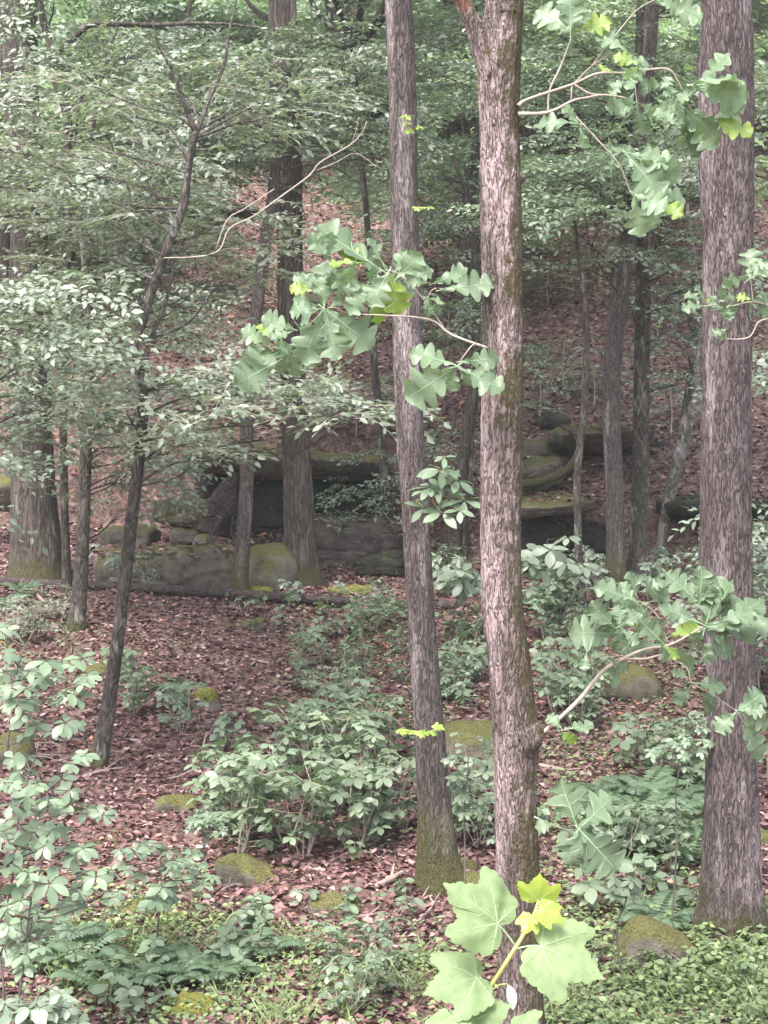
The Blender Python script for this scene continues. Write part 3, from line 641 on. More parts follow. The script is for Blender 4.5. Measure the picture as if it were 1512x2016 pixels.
LOOKS = ['tall bushy hillside tree', 'rounded green hillside tree', 'dark leafy hillside tree', 'low pale-leaved hillside tree']
q = np.random.default_rng(77); placed = []
spots = []
tries = 0
while len(spots) < 80 and tries < 4000:
    tries += 1
    Y = q.uniform(27, 55); px = q.uniform(-120, 1640); x = P(px, 1000, Y)[0]; z = float(H(x, Y)); k = int(q.integers(0, 4))
    hh = [6, 5, 7, 4][k]; cx, cy = proj((x, Y, z + hh * .6)); bx, by = proj((x, Y, z))
    wpx = 2.0 / Y * FPX
    if cy > 520 or (abs(bx - 560) < 230 and by > 340) or (abs(bx - 1115) < 110 and by > 420): continue
    if any(abs(cx - a) < c + wpx * .75 and abs(cy - b) < d + hh * .35 / Y * FPX for a, b, c, d in OPEN[:5]): continue
    if any(math.hypot(x - s[0], Y - s[1]) < 1.9 for s in spots): continue
    spots.append((x, Y, z, k, q.uniform(0, 6.28), q.uniform(.8, 1.2)))
first = [True] * 4
for x, Y, z, k, a, s in spots:
    o = PR[k] if first[k] else copy_tree(PR[k]); first[k] = False
    o.location = (x, Y, z - .05); o.rotation_euler = (0, 0, a); o.scale = (s, s, s)
    later(o, LOOKS[k], (x, Y, z + 3.2))

# ------------------------------------------------------------------ rocks
def rock(name, px0, px1, py0, py1, Y, depth, label, mat, sq=3.0, seed=0, amp=.12, under=0.0, roll=0.0, freq=1.0, strata=0.0, cat='rock', res=26, yaw=0.0, group=None):
    n = res; g = np.linspace(-1, 1, n); U, Vv = np.meshgrid(g, g, indexing='ij'); Vs, Qs = [], []
    k = 0
    for ax in range(3):
        for sg in (-1, 1):
            p = np.zeros((n, n, 3)); p[..., ax] = sg; p[..., (ax + 1) % 3] = U * sg; p[..., (ax + 2) % 3] = Vv
            Vs.append(p.reshape(-1, 3)); i = np.arange(n - 1)[:, None] * n; j = np.arange(n - 1)[None]
            Qs.append(np.stack([i + j, i + n + j, i + n + j + 1, i + j + 1], -1).reshape(-1, 4) + k); k += n * n
    p = np.vstack(Vs); L = (np.abs(p) ** sq).sum(1) ** (1 / sq); p = p / L[:, None]
    ctr = P((px0 + px1) / 2, (py0 + py1) / 2, Y); w = (px1 - px0) / FPX * Y / 2; h = (py1 - py0) / FPX * Y / 2; d = depth / 2
    N = nrm(p / np.array([w, d, h])); wp = p * np.array([w, d, h])
    sc = freq / max(.25, min(w, d, h) * 2)
    m0 = min(w, d, h)
    dsp = fbm(wp * sc + seed * 7.1, 4) * amp * 3 * m0 + fbm(wp * sc * 5 + seed, 2) * amp * .35 * m0
    cell = np.floor(wp * sc * 1.1 + .6 * fbm(wp * sc * .7 + seed, 2)[:, None] + seed)
    dsp = dsp + (hash3(cell[:, 0].astype(int), cell[:, 1].astype(int), cell[:, 2].astype(int)) - .5) * amp * 1.1 * m0
    if strata:
        zz = wp[:, 2] / h * 1.9 + .9 * fbm(wp * .7 + seed, 3); st_ = hash3(np.floor(zz).astype(int) + seed, np.floor(wp[:, 0] * .9).astype(int), np.full(len(zz), 3)); dsp = dsp + (st_ - .6) * strata * m0 * .55 - strata * (np.abs((zz % 1) - .5) > .44) * m0 * .25
    wp = wp + N * dsp[:, None]
    if under: wp[:, 1] += under * np.clip(h * .5 - wp[:, 2], 0, 9)
    cr, sr = cos(roll), sin(roll); wp = np.stack([wp[:, 0] * cr - wp[:, 2] * sr, wp[:, 1], wp[:, 0] * sr + wp[:, 2] * cr], -1)
    cr, sr = cos(yaw), sin(yaw); wp = np.stack([wp[:, 0] * cr - wp[:, 1] * sr, wp[:, 0] * sr + wp[:, 1] * cr, wp[:, 2]], -1)
    V = wp + ctr + np.array([0, d, 0]); ROCKV.append(V)
    o = add(name, V, Qs, mat, None, loc=ctr + np.array([0, d, -h])); tag(o, label, cat, group); return o
R_ = M['rock']; RD = M['rock_dark_shade']; RM = M['rock_moss']; RB = M['moss_bright']; RU = M['rock_mud']
rock('boulder', 172, 500, 1086, 1195, YF + .55, 1.5, 'long flat-topped mossy boulder lying behind the fallen pole', R_, 6, 1, .24, yaw=.05, res=40)
rock('boulder', 478, 580, 1080, 1190, YF + .35, 1.2, 'rounded mossy end boulder beside the straight dark brown tree', RM, 3.5, 2, .12)
rock('rock_ledge', 360, 770, 888, 946, 22.9, 3.2, 'broad overhanging ledge with mossy top above the dark hollow', R_, 5, 3, .2, under=1.3, strata=.5, roll=-.05, cat='rock ledge', res=48)
rock('rock_ledge', 376, 760, 935, 1060, 24.0, 1.6, 'recessed rock wall beneath the broad overhang, its shade painted dark', RD, 5, 4, .14, strata=.3, cat='rock ledge', res=40)
rock('rock_ledge', 560, 800, 1035, 1140, 21.4, 2.0, 'low brown layered rock shelf right of the straight dark brown tree', RU, 5, 5, .2, strata=.6, cat='rock ledge', roll=-.06, res=36)
rock('rock', 700, 800, 1095, 1165, 20.4, 1.0, 'dark flat rock under the brown layered shelf', RD, 4, 6, .12, strata=.5)
rock('rock_ledge', 1015, 1200, 984, 1022, 20.2, 2.4, 'mossy lip of the layered ledge right of the forked oak', R_, 4, 7, .13, under=1.0, roll=.10, strata=.5, cat='rock ledge', res=36)
rock('rock_ledge', 1010, 1215, 1030, 1150, 21.0, 1.6, 'green stained rock face under the mossy layered lip, shade painted in', RD, 5, 8, .12, strata=1.0, cat='rock ledge', res=36)
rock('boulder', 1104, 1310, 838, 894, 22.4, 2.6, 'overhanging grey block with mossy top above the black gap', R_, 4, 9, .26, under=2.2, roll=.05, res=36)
rock('rock_ledge', 1115, 1340, 870, 960, 23.7, 1.4, 'rock at the back of the gap under the grey block, shade painted black', RD, 5, 10, .1, cat='rock ledge')
rock('rock', 1010, 1125, 905, 965, 22.2, 1.2, 'slanting slab with dark edge left of the black gap', R_, 4, 11, .3, roll=.35, under=.5)
rock('rock', 1010, 1090, 868, 905, 23.2, 1.2, 'small slab higher on the slope beside the forked oak', R_, 4, 12, .14, roll=.1)
rock('rock', 1060, 1130, 815, 850, 24.2, 1.0, 'small dark stone above the slanting slab', RD, 3, 13, .15)
rock('rock_ledge', 1320, 1560, 985, 1030, 20.8, 1.8, 'dark shelf of rock behind the thick mauve tree', RD, 4, 14, .14, under=1.0, cat='rock ledge')
rock('rock_ledge', -60, 40, 940, 1010, 22.5, 1.8, 'mossy ledge end at the far left behind the big brown tree', RM, 4, 15, .14, under=.6, cat='rock ledge')
rock('rock', 330, 400, 1040, 1075, 21.2, .8, 'flat grey stone beneath the mossy hollow log', R_, 4, 16, .13)
rock('rock', 375, 418, 1052, 1085, 20.6, .5, 'small pointed stone right of the flat grey stone', R_, 2.4, 17, .15)
rock('rock', 190, 300, 1040, 1080, 21.6, 1.0, 'flat dark rock showing behind the leafy dark upright sapling', R_, 6, 18, .15)
rock('rock_ledge', 380, 520, 400, 462, 32.5, 1.8, 'rock overhang high on the hillside, shadow painted black', RD, 4, 19, .15, under=1.2, cat='rock ledge')
rock('boulder', 390, 520, 90, 330, 38.0, 2.0, 'tall pale weathered outcrop high on the hillside behind leaves', R_, 3.2, 20, .22, strata=.8, res=40)
rock('boulder', 1100, 1190, 130, 190, 36.0, 1.5, 'brown outcrop high on the hillside right of the forked oak', RU, 3, 21, .2)
def stone(px, py, wpx, hpx, label, mat, seed, depth=None, sq=3.4, roll=0.0, amp=.22, name='mossy_stone'):
    g = G(px, py); Y = float(g[1]); d = depth or wpx / FPX * Y * .8
    return rock(name, px - wpx / 2, px + wpx / 2, py - hpx * .5, py + hpx * 1.0, Y - d * .25, d, label, mat, sq, seed, amp, roll=roll, cat='stone', res=22)
stone(404, 1378, 46, 34, 'small round stone topped with bright green moss in bare leaf litter', RB, 31)
stone(404, 1400, 60, 20, 'low brown stone just under the bright green mossed one', RU, 32)
stone(345, 1600, 100, 56, 'dark moss covered stone bare on its left side, left of the dense seedling patch', RM, 33)
stone(440, 1440, 66, 22, 'flat brown stone at the upper edge of the dense seedling patch', RU, 34)
stone(490, 1735, 150, 44, 'slanting moss covered slab below the dense seedling patch', RM, 35, roll=-.4, sq=3)
stone(255, 1800, 110, 34, 'low mossy stone in the lower left ground cover', RM, 36)
stone(350, 1808, 46, 18, 'small stone with bright moss near the lower left ferns', RB, 37)
stone(655, 1795, 110, 30, 'low mossy stone in reddish litter left of the grey tree foot', RM, 38, roll=-.12)
stone(960, 1490, 190, 84, 'large rounded mossy boulder between the grey tree and the forked oak', M['rock_moss'], 39, depth=.8)
stone(928, 1752, 90, 34, 'small mossy stone between the feet of the grey tree and the forked oak', RM, 40)
stone(905, 1715, 80, 22, 'mossy root-side stone at the grey tree foot', RM, 41)
stone(1296, 1905, 165, 120, 'slanting block thick with yellow-green moss at the lower right', RM, 42, roll=-.45, sq=4.5, amp=.08)
stone(365, 2000, 120, 34, 'stone with vivid moss at the bottom edge of the view', RB, 43)
stone(1240, 1370, 120, 70, 'mound of mossy earth and stone left of the thick mauve tree', RM, 44)
stone(1080, 1270, 60, 30, 'small mossy stone just right of the forked oak at mid height', RM, 46)
stone(690, 1165, 100, 22, 'low mossy stone at the right end of the fallen pole', RB, 47)
stone(510, 1168, 50, 18, 'bright mossy stone at the foot of the rounded end boulder', RB, 48)
stone(200, 1325, 90, 24, 'pale mossy stone right beside the leaning sapling', RM, 50)
stone(500, 1230, 60, 16, 'thin mossy stone in litter below the middle of the fallen pole', RM, 51)
stone(10, 1505, 90, 120, 'mossy stump-like stone at the left edge of the view', RM, 52)
stone(1480, 1660, 120, 40, 'half-hidden stone at the right edge beyond the thick mauve tree', RM, 53)

build_litter()

# ------------------------------------------------------------------ logs, poles, stump, sticks
def ground_path(pix, lift=0.0):
    pts = []
    for px, py, wd in pix:
        g = G(px, py); Y = g[1]; rr = wd / FPX * Y / 2; pts.append([g[0], g[1], g[2] + rr * .7 + lift, rr])
    return np.array(pts)
def lying(name, pix, label, mat, seg=12, step=.06, wob=.1, ridge=.002, cat='log', group=None, lift=0.0, forks=()):
    W = ground_path(pix, lift); b = Bag(); b.put(*tube(W, seg, step, ridge=ridge, wob=wob, seed=len(label)))
    for (i, px, py, wd) in forks:
        g = G(px, py); b.tube([[*W[i, :3], W[i, 3] * .8], [g[0], g[1], g[2] + wd / FPX * g[1], wd / FPX * g[1] / 2]], seg=6, step=.1)
    loc = W[:, :3].mean(0); o = b.build(name, mat, None, loc); tag(o, label, cat, group); return o
lying('fallen_pole', [(-40, 1152, 17), (90, 1160, 17), (180, 1163, 17), (300, 1170, 18), (430, 1180, 20), (560, 1189, 20), (690, 1196, 17)], 'long thin fallen trunk lying across the litter in front of the long boulder', M['log'], 14, .06, .07, .003, 'log', lift=.035)
lying('fallen_pole', [(740, 1192, 12), (820, 1197, 18), (925, 1199, 16)], 'short dark fallen pole seen between the grey tree and the forked oak', M['log'], 12)
Yr = 21.9; pts = np.array([[*P(x, y, Yr), wd / FPX * Yr / 2] for x, y, wd in ((1005, 952, 14), (1050, 950, 16), (1095, 938, 16), (1125, 915, 14), (1140, 885, 12), (1135, 860, 9), (1105, 838, 7))])
V, Q, T = tube(pts, 12, .05, ridge=.006, wob=.2, seed=4); o = add('root', V, [Q, T], M['bark_d'], None, loc=pts[2, :3]); tag(o, 'dark curved root bending round the gap under the overhanging grey block', 'root')
b = Bag(); Yl = 21.2
hl = rock('mossy_log', 290, 440, 985, 1042, Yl, .7, 'thick mossy fallen log with bare pale wood on top, left of the stump', M['log_moss'], 3.2, 61, .12, roll=-.03, cat='log')
st = root('stump', P(448, 1040, Yl + .1)); tag(st, 'upturned torn stump leaning at the end of the mossy log', 'stump')
pts = np.array([[*P(x, y, Yl + .1), wd / FPX * Yl / 2] for x, y, wd in ((420, 1050, 80), (432, 1010, 66), (445, 975, 42), (456, 948, 24), (468, 936, 12))])
V, Q, T = tube(pts, 24, .05, ridge=.02, wob=.35, seed=9, rfreq=9); add('stump_wood', V, [Q, T], M['log'], st)
rb = Bag()
for k, (x, y) in enumerate(((395, 1020), (410, 990), (470, 1030), (480, 990), (425, 1062), (460, 1064), (400, 1045))):
    rb.tube(crooked(P(440, 1000 + 6 * k % 20, Yl), P(x, y, Yl - .15 - .05 * k), rng, 3, .1, .035, .01), seg=6, step=.05)
rb.build('roots', M['log'], st)
# pale dead limb hanging across the upper left
dl = root('dead_limb', P(560, 380, 11)); tag(dl, 'long pale leafless limb slanting across the upper left behind leaves', 'branch')
Yd = 11.0
for nm, rows in (('main_stem', [(340, 508, 9), (390, 505, 8), (432, 492, 8), (452, 450, 9), (500, 425, 9), (560, 382, 10), (610, 345, 10), (630, 320, 9), (690, 285, 8), (715, 258, 6), (722, 238, 4)]),
                 ('side_twig', [(425, 490, 7), (448, 432, 7), (480, 412, 6), (540, 372, 5)]), ('side_twig', [(625, 335, 6), (665, 318, 5), (700, 302, 4), (745, 330, 3)]),
                 ('side_twig', [(690, 285, 4), (700, 262, 3), (706, 230, 2)])):
    pts = np.array([[*P(x, y, Yd), wd * .33 / FPX * Yd / 2] for x, y, wd in rows])
    if rows[0][0] == 340: pts[0, :3] = P(322, 508, YH)
    V, Q, T = tube(pts, 8, .05, wob=.12); add(nm, V, [Q, T], M['twig'], dl)

STK = [((1062, 1512, 9), (1110, 1522, 9), (1165, 1532, 8)), ((740, 1752, 12), (770, 1738, 14), (795, 1722, 9)), ((425, 1768, 5), (450, 1750, 6), (495, 1742, 6), (535, 1738, 4)),
       ((165, 1530, 5), (205, 1522, 7), (245, 1515, 5)), ((205, 1515, 4), (245, 1495, 3)), ((398, 1480, 4), (405, 1455, 5), (412, 1430, 4)), ((300, 1545, 4), (360, 1530, 4), (400, 1510, 3)),
       ((215, 1628, 4), (228, 1612, 4), (236, 1598, 3)), ((390, 1260, 4), (400, 1248, 4), (388, 1240, 3)), ((650, 1700, 5), (720, 1672, 5), (800, 1690, 4)), ((725, 1905, 9), (732, 1870, 10), (742, 1840, 7)),
       ((880, 1780, 7), (905, 1742, 6), (935, 1720, 6)), ((775, 1800, 5), (830, 1775, 6), (880, 1762, 5)), ((790, 1850, 4), (850, 1790, 5), (845, 1770, 4)), ((700, 1812, 8), (730, 1806, 8), (760, 1800, 6)),
       ((530, 1840, 4), (570, 1852, 5), (640, 1848, 4)), ((790, 1480, 4), (815, 1468, 4), (830, 1460, 3)), ((1265, 1328, 4), (1290, 1330, 4), (1320, 1326, 3)), ((60, 1530, 5), (20, 1545, 5), (-20, 1525, 4)),
       ((90, 1192, 7), (75, 1172, 7), (110, 1160, 5)), ((120, 1230, 5), (130, 1190, 6), (125, 1165, 5)), ((1010, 1700, 4), (960, 1740, 4)), ((600, 1712, 6), (640, 1720, 6)), ((490, 1300, 5), (540, 1310, 5), (600, 1306, 4)),
       ((1110, 1690, 5), (1160, 1684, 5)), ((1250, 1750, 5), (1300, 1738, 5), (1340, 1735, 4)), ((610, 1900, 5), (660, 1905, 5), (700, 1908, 4)), ((520, 2000, 4), (580, 1985, 4), (640, 1985, 3)), ((1330, 1420, 5), (1370, 1440, 5)),
       ((850, 1700, 4), (905, 1690, 4), (950, 1650, 3)), ((300, 1900, 4), (330, 1880, 4)), ((420, 1650, 4), (450, 1640, 4)), ((560, 1560, 4), (600, 1540, 4), (640, 1545, 3)), ((985, 1190, 5), (1040, 1200, 5)), ((560, 1350, 4), (600, 1340, 4), (650, 1360, 3))]
for rows in STK:
    W = ground_path(rows, .01); c = W[:, :3].mean(0); b = Bag(); b.put(*tube(W, 7, .05, wob=.2, seed=int(rows[0][0])))
    if len(rows) > 2:
        q2 = np.random.default_rng(int(rows[0][0])); p0 = W[1, :3]; d = nrm(W[-1, :3] - W[0, :3]); pp = p0 + d * .12 + np.array([q2.uniform(-.1, .1), q2.uniform(-.1, .1), .05])
        b.tube(np.array([[*p0, W[1, 3] * .6], [*pp, W[1, 3] * .3]]), seg=5, step=.05)
    o = b.build('stick', M['stick'], None, c); tag(o, None, 'stick', 'sticks lying in the leaf litter'); later(o, 'pale dead stick' if rows[0][2] < 6 else 'thick broken stick', c)

# ------------------------------------------------------------------ seedlings
def whorl(lb, tb, c, R, r, leaf, n=None, tilt=(0, -.25, 1), drop=.15, pr=.0015):
    """palmate whorl of leaflets, radius R, facing up and towards the light"""
    n = n or int(r.integers(5, 8)); a0 = r.uniform(0, 2 * pi); up = nrm(np.array(tilt) + r.normal(0, .22, 3))
    B0 = basis(np.array([[1.0, 0, 0]]), up[None])[0]; D, U, T = [], [], []
    for k in range(n):
        a = a0 + 2 * pi * k / n + r.normal(0, .15); d = B0 @ np.array([cos(a), sin(a), r.uniform(-.35, .1)])
        D.append(d); U.append(up + r.normal(0, .25, 3)); T.append(c + nrm(d) * R * .06)
    stamp(lb, leaf, basis(np.array(D), nrm(np.array(U))), np.array(T), R * r.uniform(.68, 1.05, n))
LEAF5 = blade(1, .54, 4, .22, .16, .58)
LEAF5N = blade(1, .40, 4, .18, .2, .5)
LEAF_R = blade(1, .62, 4, .15, .15, .52)
def proto_seedling(seed, kind, leafm, group, cat='seedling', name='seedling'):
    q = np.random.default_rng(seed); o = root(name, (0, 0, 0)); tag(o, None, cat, group); lb, tb = Bag(), Bag()
    if kind == 'patch':                    # knee high, many compound leaves
        for s in range(5):
            a = q.uniform(0, 6.28); e = np.array([cos(a) * q.uniform(.08, .3), sin(a) * q.uniform(.08, .3), q.uniform(.28, .55)])
            pts = crooked(np.array([cos(a) * .02, sin(a) * .02, -.03]), e, q, 3, .05, .005, .0025); tb.tube(pts, seg=5, step=.1)
            whorl(lb, tb, e, q.uniform(.095, .13), q, LEAF5)
            for k in range(4):
                m = pts[1 + k % 3, :3]; f = m + np.array([q.uniform(-.17, .17), q.uniform(-.17, .17), q.uniform(0, .12)])
                tb.tube(crooked(m, f, q, 2, .05, .002, .0015), seg=4, step=.1); whorl(lb, tb, f, q.uniform(.07, .115), q, LEAF5)
    elif kind == 'low':                    # single stem
        for s in range(2):
            e = np.array([q.uniform(-.08, .08), q.uniform(-.08, .08), q.uniform(.12, .26)]); tb.tube(crooked(np.array([0, 0, -.02]), e, q, 2, .04, .003, .002), seg=4, step=.1)
            whorl(lb, tb, e, q.uniform(.08, .12), q, LEAF_R, 5); whorl(lb, tb, e * [1.6, 1.6, .6], q.uniform(.06, .09), q, LEAF_R, 4)
    elif kind == 'bush':                   # small leaved spreading bush
        W = np.array([[0, 0, -.03, .008], [.03, 0, .3, .006], [0, .03, .65, .003]]); tb.tube(W, seg=5, step=.1)
        n = 16; a = q.uniform(0, 6.28, n); z = q.uniform(.12, .62, n); T = np.stack([np.cos(a) * .08, np.sin(a) * .08, z], -1); D = np.stack([np.cos(a), np.sin(a), q.uniform(0, .4, n)], -1)
        scatter_sprays(lb, tb, T, D, SPR, q, .7, 1.1)
    elif kind == 'viny':                   # clustered small round leaflets
        n = 46; x = q.normal(0, .16, n); y = q.normal(0, .16, n); z = q.uniform(.02, .14, n)
        for i in range(n): whorl(lb, tb, np.array([x[i], y[i], z[i]]), q.uniform(.035, .06), q, LEAF_R, 3)
        for i in range(8): tb.tube(crooked(np.array([0, 0, -.02]), np.array([x[i], y[i], z[i]]), q, 2, .05, .002, .001), seg=4, step=.1)
    lb.build('leaves', leafm, o); tb.build('stems', M['twig'], o); return o
KINDS = {'patch': ([proto_seedling(300 + i, 'patch', M['leaf_seed'], 'knee-high seedlings with whorled leaves') for i in range(4)], 'knee-high whorl-leaved seedling'),
         'dim': ([proto_seedling(310 + i, 'patch', M['leaf'], 'shaded seedlings near the ledges') for i in range(2)], 'shaded dull-green seedling'),
         'low': ([proto_seedling(320 + i, 'low', M['leaf_seed'], 'small low seedlings in the litter') for i in range(4)], 'small low seedling'),
         'bush': ([proto_seedling(330 + i, 'bush', M['leaf'], 'small-leaved bushes of the forest floor', 'bush', 'bush') for i in range(3)], 'small-leaved bush'),
         'viny': ([proto_seedling(340 + i, 'viny', M['cover'], 'clumps of low creeping plants', 'plant', 'creeping_plant') for i in range(3)], 'low creeping clump')}
used = {}
def put(kind, px, py, s=1.0, q=rng):
    pr, look = KINDS[kind]; k = int(q.integers(0, len(pr))); g = G(px, py); o = pr[k] if (kind, k) not in used else copy_tree(pr[k]); used[(kind, k)] = 1
    o.location = (g[0], g[1], float(H(g[0], g[1]))); o.rotation_euler = (0, 0, q.uniform(0, 6.28)); s = s * q.uniform(.85, 1.15); o.scale = (s, s, s)
    later(o, look, g + np.array([0, 0, .2]))
def field(kind, x0, y0, x1, y1, n, s=1.0, seed=0):
    q = np.random.default_rng(seed + 900); pts = []; t = 0
    while len(pts) < n and t < 400:
        t += 1; x, y = q.uniform(x0, x1), q.uniform(y0, y1)
        if all(abs(x - a) / 1.6 + abs(y - b) > 20 for a, b in pts): pts.append((x, y)); put(kind, x, y, s, q)
field('patch', 420, 1500, 800, 1690, 17, 1.05, 1); field('patch', 560, 1470, 820, 1520, 6, 1.0, 2)
field('low', 430, 1440, 520, 1500, 5, .9, 3); field('low', 220, 1290, 380, 1420, 8, 1.2, 4); field('patch', 250, 1400, 360, 1460, 2, .8, 5)
field('patch', 580, 1280, 800, 1400, 9, .62, 6); field('patch', 700, 1220, 800, 1270, 4, .6, 7); field('patch', 860, 1260, 960, 1400, 7, .85, 8)
field('patch', 1050, 1360, 1180, 1440, 7, .9, 9); field('patch', 1060, 1200, 1130, 1300, 4, .9, 10); field('dim', 860, 1120, 960, 1200, 4, .8, 11)
field('dim', 1040, 1130, 1200, 1215, 7, .85, 12); field('dim', 1230, 1130, 1380, 1220, 6, .8, 13); field('dim', 580, 1190, 780, 1215, 4, .5, 14)
field('low', 600, 1205, 900, 1300, 16, 1.1, 15); field('low', 860, 1250, 960, 1440, 6, 1.1, 36); field('low', 1060, 1230, 1200, 1400, 10, 1.1, 37); field('dim', 200, 1140, 330, 1165, 5, .8, 16); field('patch', 900, 1560, 960, 1690, 5, .8, 17); field('patch', 1290, 1520, 1390, 1560, 4, .9, 18)
field('low', 1180, 1450, 1390, 1560, 8, 1.2, 19); field('low', 420, 1180, 580, 1290, 5, 1.0, 20); field('low', 1060, 1640, 1370, 1820, 18, 1.1, 21); field('patch', 1180, 1680, 1340, 1790, 5, .7, 22)
field('viny', 1080, 1850, 1512, 2030, 16, 1.0, 23); field('viny', 1330, 1800, 1512, 1960, 10, 1.0, 24); field('low', 560, 1700, 830, 1900, 9, .7, 25); field('viny', 500, 1860, 900, 2040, 8, .7, 26)
field('patch', 640, 1900, 800, 2030, 4, .6, 27); field('low', 380, 1800, 620, 1960, 7, .8, 28); field('viny', 20, 1760, 330, 1980, 8, .8, 29); field('low', 100, 1900, 500, 2030, 8, .9, 30)
field('dim', 380, 1090, 560, 1110, 1, .5, 31); field('bush', -20, 1200, 90, 1270, 3, .7, 32); field('bush', 1490, 1150, 1540, 1600, 4, 1.2, 33); field('low', 700, 600, 740, 1000, 1, 1, 34)
q = np.random.default_rng(35)
for (x, y) in [(650, 640), (340, 690), (480, 600), (620, 860), (700, 860), (800, 850), (1060, 830), (1080, 600), (1180, 560), (1090, 470), (1330, 640), (1170, 800), (1320, 860), (520, 820), (880, 700), (740, 560), (420, 830), (1110, 760)]:
    put('bush', x, y, 1.25, q)

# ------------------------------------------------------------------ ferns
def proto_fern(seed, mat):
    q = np.random.default_rng(seed); o = root('fern', (0, 0, 0)); tag(o, None, 'fern', 'ferns of the forest floor')
    lf = blade(1, .26, 2, .1, .1, .35)
    for f in range(8):
        a = 2 * pi * f / 8 + q.normal(0, .2); Ln = q.uniform(.34, .55); b = Bag(); n = 20; t = (np.arange(n) + 1) / (n + 1)
        rise = q.uniform(1.1, 1.6); rad = Ln * (np.sin(t * 1.25)); z = Ln * rise * (t - .72 * t * t) ; C = np.stack([np.cos(a) * rad, np.sin(a) * rad, z], -1)
        W = np.hstack([np.vstack([[0, 0, -.02], C]), np.linspace(.003, .001, n + 1)[:, None]]); b.tube(W, seg=4, step=.2, m=0)
        Tn = nrm(np.gradient(C, axis=0)); sd = nrm(np.cross(Tn, [0, 0, 1.0]))
        ln = Ln * .26 * np.sin(pi * np.clip(t * .86 + .12, 0, 1)) ** .8 + .006
        for sg in (-1, 1):
            D = sd * sg + Tn * .35 + np.array([0, 0, -.12]); up = nrm(np.cross(sd, Tn) + q.normal(0, .1, (n, 3))); up = up * np.sign(up[:, 2:3])
            stamp(b, lf, basis(D, up), C, ln * q.uniform(.9, 1.1, n))
        b.build('frond', mat, o)
    return o
FP = [proto_fern(401, M['fern']), proto_fern(402, M['fern']), proto_fern(403, M['fern'])]
fu = [False] * 3
for i, (x, y, s) in enumerate([(265, 1935, .62), (330, 1945, .66), (395, 1940, .6), (450, 1930, .5), (210, 1960, .6), (1225, 1620, 1.0), (1280, 1640, 1.0), (1340, 1620, .95), (1210, 1590, .8), (1300, 1590, .8), (1260, 1580, .9), (1320, 1660, .8), (1290, 1835, .72), (1325, 1820, .6), (45, 1172, .7), (0, 1200, .8),
        (1080, 1210, .9), (1120, 1190, .9), (1060, 1190, .8), (1240, 1690, .6), (1370, 1700, .7), (150, 1900, .7), (500, 1890, .6), (90, 1880, .7), (1360, 1560, .8)]):
    k = i % 3; g = G(x, y); o = FP[k] if not fu[k] else copy_tree(FP[k]); fu[k] = True
    o.location = g; o.rotation_euler = (0, 0, i * 1.7); o.scale = (s,) * 3; later(o, 'arching green fern', g + np.array([0, 0, .15]))

# ground cover stuff: grass blades and tiny leaves
def cover():
    r = np.random.default_rng(5); b = Bag(); bl = blade(1, .05, 3, .5, .3, .4)
    for x0, y0, x1, y1, n in ((1070, 1840, 1540, 2040, 700), (100, 1800, 480, 1990, 600), (450, 1850, 1000, 2040, 350), (1080, 1560, 1400, 1800, 200), (0, 1200, 150, 1330, 200)):
        m = n // 14
        for c in range(m):
            g = G(r.uniform(x0, x1), r.uniform(y0, y1)); k = 14; a = r.uniform(0, 6.28, k); T = g + np.stack([r.normal(0, .07, k), r.normal(0, .07, k), np.zeros(k)], -1); T[:, 2] = H(T[:, 0], T[:, 1])
            D = np.stack([np.cos(a) * .5, np.sin(a) * .5, r.uniform(.5, 1.2, k)], -1); stamp(b, bl, basis(D, r.normal(0, 1, (k, 3)) * .3 + np.array([0, -.3, .6])), T, r.uniform(.08, .19, k))
    o = b.build('grass', M['grass']); tag(o, 'thin grass blades growing through the litter', 'grass', kind='stuff')
    b = Bag(); lf = blade(1, .7, 2, .1, .2, .5)
    for x0, y0, x1, y1, n in ((1070, 1780, 1560, 2050, 5200), (0, 1720, 480, 2050, 2000), (420, 1830, 1000, 2050, 1300), (1060, 1540, 1400, 1800, 1600), (1060, 1200, 1400, 1540, 2200), (560, 1190, 960, 1460, 2600), (0, 1160, 380, 1400, 400), (380, 1300, 820, 1700, 500)):
        m = n // 10
        for c in range(m):
            g = G(r.uniform(x0, x1), r.uniform(y0, y1)); k = 10; T = g + np.stack([r.normal(0, .09, k), r.normal(0, .09, k), np.zeros(k)], -1); T[:, 2] = H(T[:, 0], T[:, 1]) + r.uniform(.02, .09, k)
            a = r.uniform(0, 6.28, k); D = np.stack([np.cos(a), np.sin(a), r.normal(0, .2, k)], -1); stamp(b, lf, basis(D, nrm(r.normal(0, .35, (k, 3)) + [0, -.15, 1])), T, r.uniform(.02, .045, k))
    # scattered tiny green leaves on the hillside litter
    y = r.uniform(24, 42, 5000); x = r.uniform(-1, 1, 5000) * (.3 * y + 1); a = r.uniform(0, 6.28, 5000)
    keep = fbm(np.stack([x, y, y * 0], -1) * .35, 2) > .05; x, y, a = x[keep], y[keep], a[keep]; n = len(x)
    stamp(b, lf, basis(np.stack([np.cos(a), np.sin(a), a * 0], -1), nrm(r.normal(0, .35, (n, 3)) + [0, -.2, 1])), np.stack([x, y, H(x, y) + .1], -1), r.uniform(.06, .14, n))
    o = b.build('ground_cover', M['cover']); tag(o, 'tiny green leaves of creeping plants covering the litter', 'ground cover', kind='stuff')
cover()

